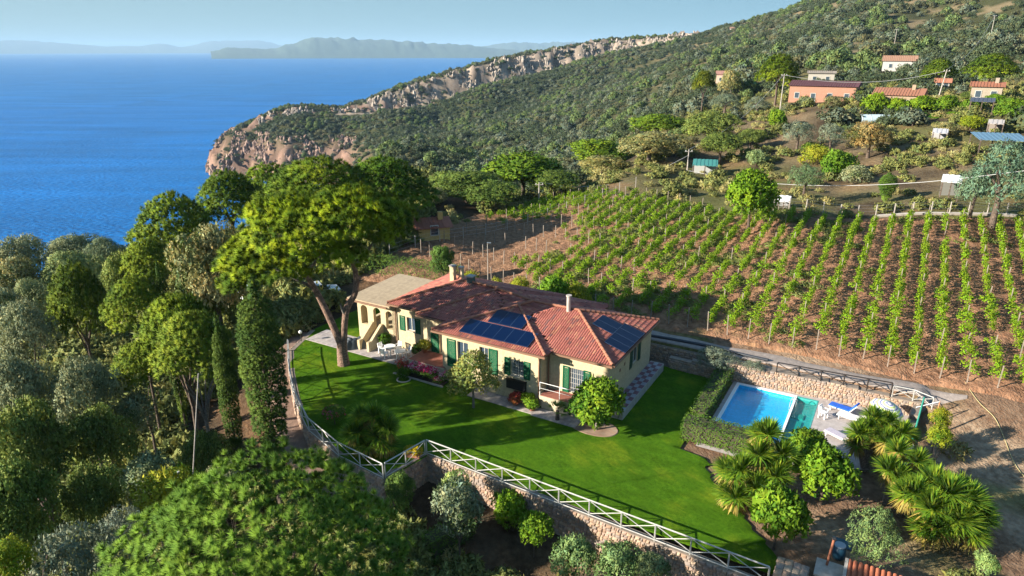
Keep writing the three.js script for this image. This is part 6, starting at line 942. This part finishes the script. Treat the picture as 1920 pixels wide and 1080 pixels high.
{ // corner at the gate: pillar, small tiled roof, rusty post, water butt, crate
  const p1 = thing('stone_pillar', 'broad pale stone gate pillar at the bottom edge', 'pillar', HU(13.2, -1.2, -10.1), TURN); mesh('shaft', merge([box(1.3, 1.9, 1.2, 0, .95, 0)]), stoneMats[2], p1); srand(70); for (let r = 0; r < 6; r++) for (let i = 0; i < 4; i++) for (const [ya, ox, oz] of [[0, 0, .6], [-Math.PI / 2, -.65, 0], [Math.PI / 2, .65, 0]]) { const s = mesh('stone', pick(stoneVar), pick(stoneMats), p1), k = (i - 1.5) * .3; s.position.set(ox + (ya ? 0 : k), .16 + r * .3, oz + (ya ? k : 0)); s.rotation.y = ya; s.scale.set(.3, .29, .1); } for (let i = 0; i < 4; i++) for (let j = 0; j < 3; j++) { const s = mesh('coping_stone', pick(stoneVar), pick(stoneMats), p1); s.position.set((i - 1.5) * .36, 1.88, (j - 1) * .44); s.rotation.x = -Math.PI / 2; s.scale.set(.37, .45, rr(.08, .14)); }
  const p2 = thing('barbecue', 'grey brick barbecue block beside the stone gate pillar', 'barbecue', HU(14.75, -.6, -9.3), TURN); mesh('block', box(1.1, 1.3, 1.1, 0, .65, 0), MT.conc, p2); mesh('slab', box(1.25, .1, 1.25, 0, 1.35, 0), MT.concPale, p2); mesh('hearth', box(.6, .5, .04, 0, .7, .56), MT.dark, p2);
  const p3 = thing('rusty_post', 'rusty iron post standing on the grey barbecue block', 'post', HU(14.6, .8, -9.0), 0); mesh('tube', bar(V(0, 0, 0), V(.12, 1.5, 0), .12, .12, 8), M(.25, .09, .05, .9), p3); mesh('cap', box(.16, .04, .16, .12, 1.5, 0), MT.darkIron, p3);
  const p4 = thing('tiled_shed', 'small shed with red tiled roof at the bottom edge', 'shed', HU(16.9, -.5, -9.9), TURN), rt = []; mesh('wall', span(-1.3, 1.6, 0, 1.35, -.9, 1.2), MT.conc, p4); const rf = mesh('roof', bar(V(.15, 1.30, 1.5), V(.15, 1.72, -1.1), 3.2, .08), M(.35, .11, .06, .9), p4); for (let i = 0; i < 14; i++) { const x = -1.38 + i * .235; mesh('roof_tile', limb([V(x, 1.36, 1.52), V(x, 1.57, .2), V(x, 1.79, -1.12)], [.1, .1, .1], 8), M(.46, .14, .07, .85, { map: T.conc }), rf); } mesh('verge', bar(V(-1.52, 1.38, 1.5), V(-1.52, 1.82, -1.1), .14), MT.concPale, p4);
  const p5 = thing('water_butt', 'blue water butt with pale lid in the bottom right garden', 'barrel', onY(1571, 1046, -.2)); mesh('body', new THREE.LatheGeometry([[0, 0], [.27, 0], [.31, .3], [.30, .75], [0, .76]].map((a) => new THREE.Vector2(...a)), 16), M(.015, .07, .13, .5), p5); mesh('lid', new THREE.CylinderGeometry(.26, .28, .05, 16).translate(0, .79, 0), M(.30, .36, .44, .6), p5);
  const p6 = thing('wooden_board', 'blue board lying on the soil behind the water butt', 'board', onY(1578, 1022, -.2).setY(-.12), TURN); mesh('plank', box(.9, .05, .7, 0, .03, 0), M(.04, .10, .14, .8), p6);
  const p7 = thing('crate', 'small pale open crate between foreground pine and squared hedge', 'crate', onY(745, 966, -2.6), .5); mesh('side', merge([box(.7, .3, .05, 0, .15, .32), box(.7, .3, .05, 0, .15, -.32), box(.05, .3, .6, .33, .15, 0), box(.05, .3, .6, -.33, .15, 0)]), MT.white, p7); mesh('base', box(.6, .03, .6, 0, .03, 0), MT.wood, p7);
  const p8 = thing('green_post', 'tall thin green post at the right end of the pool terrace', 'post', HU(18.0, 0, 7.0)); mesh('tube', bar(V(0, 0, 0), V(.15, 3.2, 0), .13, .11, 8), M(.02, .20, .16, .5), p8); mesh('arm', bar(V(.15, 3.15, 0), V(-.3, 3.1, 0), .05), MT.steel, p8);
  const p9 = thing('orange_post', 'thin orange post behind the right end of the pool terrace', 'post', HU(19.2, .2, 9.4)); mesh('tube', bar(V(0, 0, 0), V(0, 1.9, 0), .07, .07, 8), M(.55, .24, .12, .7), p9); mesh('rail', bar(V(0, 1.85, 0), V(-1.6, 1.55, .2), .05), MT.whitePlastic, p9);
}
// ---------------------------------------------------------------- woods on the hillsides
{
  srand(500);
  const far = (s, col, col2) => { srand(s); return crownGeo(lobesRound(5, 1, .55, .85), { puffs: 95, r: .22, per: 12, len: .22, wid: .13, col, col2, inner: .2, low: -.2, pv: .25 }); };
  const wide = (s, col, col2) => { srand(s); const lob = []; for (let i = 0; i < 10; i++) { const a = rr(0, 6.28), d = 1.5 * Math.sqrt(R()), r = rr(.4, .85); lob.push([Math.cos(a) * d, r * .5, Math.sin(a) * d * .8, r, r * rr(.6, 1), r]); } return crownGeo(lob, { puffs: 150, r: .22, per: 12, len: .2, wid: .12, col, col2, inner: .15, low: -.1, pv: .25 }); }, kinds = [wide(501, [.045, .068, .034], [.105, .13, .062]), far(502, [.085, .108, .068], [.18, .205, .135]), wide(503, [.075, .085, .045], [.165, .168, .085]), far(504, [.06, .10, .034], [.155, .205, .07])], lists = [[], [], [], []], nearT = [];
  const ca0 = (x, z) => { const c = cliffAt(x, z), az = Math.atan2(x, -z); return c && c.t < .08 && c.t > -.7 && az > -.25 && az < -.065; };
  const tryAt = (x, z) => {
    const D = Math.hypot(x, z), y = ground(x, z); if (y < SEA + 3) return;
    const e = 4, sl = Math.hypot(ground(x + e, z) - y, ground(x, z + e) - y) / e, f = fbm(x * .02, z * .02, 4), az = Math.atan2(x, -z);
    if (D > 560) { const ca = cliffAt(x, z), cl = ca ? ca.t : -1, rk = fbm(x * .03 + 9, z * .03, 4); if (cl > .1 && cl < .8 && R() > .2 + Math.max(0, rk - .05) * 1.2) return; if (y < SEA + 34 && R() > .08 + Math.max(0, rk + .1) * 1.4) return; } if (ca0(x, z)) return; if (az > .12 && f > .1 && R() < .75) return; if (az > .1 && D < 520 && R() < .25 + .6 * sstep(fbm(x * .03 + 70, z * .03, 2), -.1, .3)) return;
    const [u, v] = toUV(x, z); if (D < 210 && v < 62 && u > -36) return; if (D < 130) return;
    if (D < 200 && az > .12) { if (R() < .72) return; }
    const g = fbm(x * .012 + 40, z * .012, 3) + rr(-.3, .3), k = g < -.12 ? 0 : g < .12 ? 1 : g < .3 ? 2 : 3, s = (R() < .12 ? rr(1.4, D > 560 ? 1.5 : 2.1) : Math.pow(rr(.55, 1.15), 1.3)) * (D < 260 ? 1.7 : D < 450 ? 2.1 : 2.3) * (k === 1 ? .8 : k % 2 === 0 ? .82 : 1);
    lists[k].push([V(x, y - .3, z), s, rr(.8, 1.3), D]);
  };
  for (let i = 0; i < 52000; i++) { const az = rr(-.62, .78), D = Math.sqrt(rr(130 * 130, 1050 * 1050)); tryAt(Math.sin(az) * D, -Math.cos(az) * D); }
  for (let i = 0; i < 7000; i++) { const az = rr(-.1, .78), D = Math.sqrt(rr(130 * 130, 420 * 420)); tryAt(Math.sin(az) * D, -Math.cos(az) * D); }
  const names = ['dark green', 'silvery grey', 'brownish green', 'fresh green'], mat = leafMat([1, 1, 1], .75, .15), m4 = new THREE.Matrix4();
  lists.forEach((L0, k) => {
    L0.sort((a, b) => a[3] - b[3]); const nearN = 55, q = () => rr(0, 6.28);
    const pt = thing('hillside_tree', `${names[k]} small tree on the hillside behind the vineyard`, 'tree', V(0, 0, 0), 0, `${names[k]} trees on the near hillside`); mesh('crown', kinds[k], mat, pt); mesh('trunk', limb([V(0, -.4, 0), V(.02, .2, 0), V(0, .5, 0)], [.08, .06, .04], 5), MT.bark, pt);
    L0.slice(0, nearN).forEach(([p, s, h], i) => { const o = i ? copy(pt) : pt; o.position.copy(p); o.rotation.y = q(); o.scale.set(s, s * h, s); });
    const rest = L0.slice(nearN), im = new THREE.InstancedMesh(kinds[k], mat, rest.length); rest.forEach(([p, s, h], i) => { m4.compose(p, new THREE.Quaternion().setFromEuler(new THREE.Euler(0, q(), 0)), V(s, s * h, s)); im.setMatrixAt(i, m4); });
    im.name = numbered('woodland'); im.castShadow = im.receiveShadow = true; tag(im, `${names[k]} woodland covering the far hillside and headland`, 'woodland', null, 'stuff'); scene.add(im);
  });
  { // broken rock standing out of the cliffs and the shore
    srand(530); const rock = (k) => { const g = new THREE.IcosahedronGeometry(1, 1), p = g.attributes.position; for (let i = 0; i < p.count; i++) { const q = V(p.getX(i), p.getY(i), p.getZ(i)), n = 1 + .38 * n3(q.x * 1.4 + k * 5, q.y * 1.4, q.z * 1.4) + .2 * n3(q.x * 3.5, q.y * 3.5, q.z * 3.5 + k); p.setXYZ(i, q.x * n, q.y * n * 1.25, q.z * n); } g.deleteAttribute('normal'); g.computeVertexNormals(); return metreUV(g); };
    for (const k of [0, 1]) { const P = [], im0 = rock(k);
      for (let i = 0; i < 90000 && P.length < 1000; i++) { const az = rr(-.48, .3), D = rr(700, 985), x = Math.sin(az) * D, z = -Math.cos(az) * D, c = cliffAt(x, z), y = ground(x, z); if (y < SEA - 1) continue; const cl = c ? c.t : -1, sh = y < SEA + 38 && az < -.12; if (!(cl > .2 && cl < .72 && c.w > .3) && !sh) continue; if (ca0(x, z) && !sh) continue; if (n2(x * .03, z * .03) < -.25) continue; const rs = rr(.9, 2.6); P.push([V(x, y - rs * .75, z), rs, sh]); }
      const im = new THREE.InstancedMesh(im0, M(1, 1, 1, .95, { map: T.rock, bumpMap: T.rockB, bumpScale: .3, specularIntensity: .2 }), P.length), cc = new THREE.Color(); P.forEach(([p, s, sh], i) => { m4.compose(p, new THREE.Quaternion().setFromEuler(new THREE.Euler(rr(-.3, .3), rr(0, 6.28), rr(-.3, .3))), V(s * rr(.6, 1.1), s * rr(1.1, 2.1), s * rr(.7, 1.2))); im.setMatrixAt(i, m4); const t = rr(.6, 1.1), k2 = sh ? [.45, .31, .25] : [.50, .43, .37]; im.setColorAt(i, cc.setRGB(k2[0] * t, k2[1] * t, k2[2] * t)); });
      im.name = numbered('rock_outcrop'); im.castShadow = im.receiveShadow = true; tag(im, 'broken grey and pink rock of the cliffs and shore', 'rocks', null, 'stuff'); scene.add(im); }
  }
  // low scrub and weeds on the terraces, slope and bare ground
  srand(540); const sb = [crownGeo([[0, .3, 0, .6, .38, .6], [.4, .2, .1, .35, .25, .35]], { puffs: 34, r: .16, per: 9, len: .2, wid: .09, col: [.08, .11, .03], col2: [.2, .22, .07], low: -.1 }), crownGeo([[0, .2, 0, .5, .25, .5]], { puffs: 30, r: .18, per: 10, len: .2, wid: .05, col: [.17, .19, .06], col2: [.34, .30, .12], low: -.1 })], SL = [[], []];
  for (let i = 0; i < 16000; i++) { const az = rr(-.75, .85), D = rr(22, 210), x = Math.sin(az) * D, z = -Math.cos(az) * D, [u, v] = toUV(x, z); if (u > -36 && u < 37 && v > 8.5 && v < farV(u) + .5) continue; if (u > -31 && u < 19.5 && v > -14 && v < 14) continue; if (u > 12 && v > -14 && v < 14 && R() < .88) continue; if (u > 6 && v >= farV(u) && v < farV(u) + 24 && R() < .86) continue; const left = az < -.12, f = fbm(x * .05, z * .05, 3); if (!left && f > .0 && R() < .8) continue; if (!left && D > 80 && R() < .45) continue; const y = ground(x, z); if (y < -90) continue; SL[left ? (R() < .9 ? 0 : 1) : R() < .55 ? 0 : 1].push([V(x, y - .05, z), rr(.5, 1.5) * (D > 90 ? 1.3 : 1) * (left && D > 45 ? 1.7 : 1)]); }
  SL.forEach((S, k) => { const im = new THREE.InstancedMesh(sb[k], mat, S.length); S.forEach(([p, s], i) => { m4.compose(p, new THREE.Quaternion().setFromEuler(new THREE.Euler(0, rr(0, 6.28), 0)), V(s, s * rr(.7, 1.3), s)); im.setMatrixAt(i, m4); }); im.name = numbered(k ? 'dry_grass' : 'scrub'); im.castShadow = im.receiveShadow = true; tag(im, k ? 'dry straw coloured grass tufts on the terraces and slope' : 'low green scrub covering slope and terraces', k ? 'grass' : 'scrub', null, 'stuff'); scene.add(im); });
}

renderer.render(scene, camera);
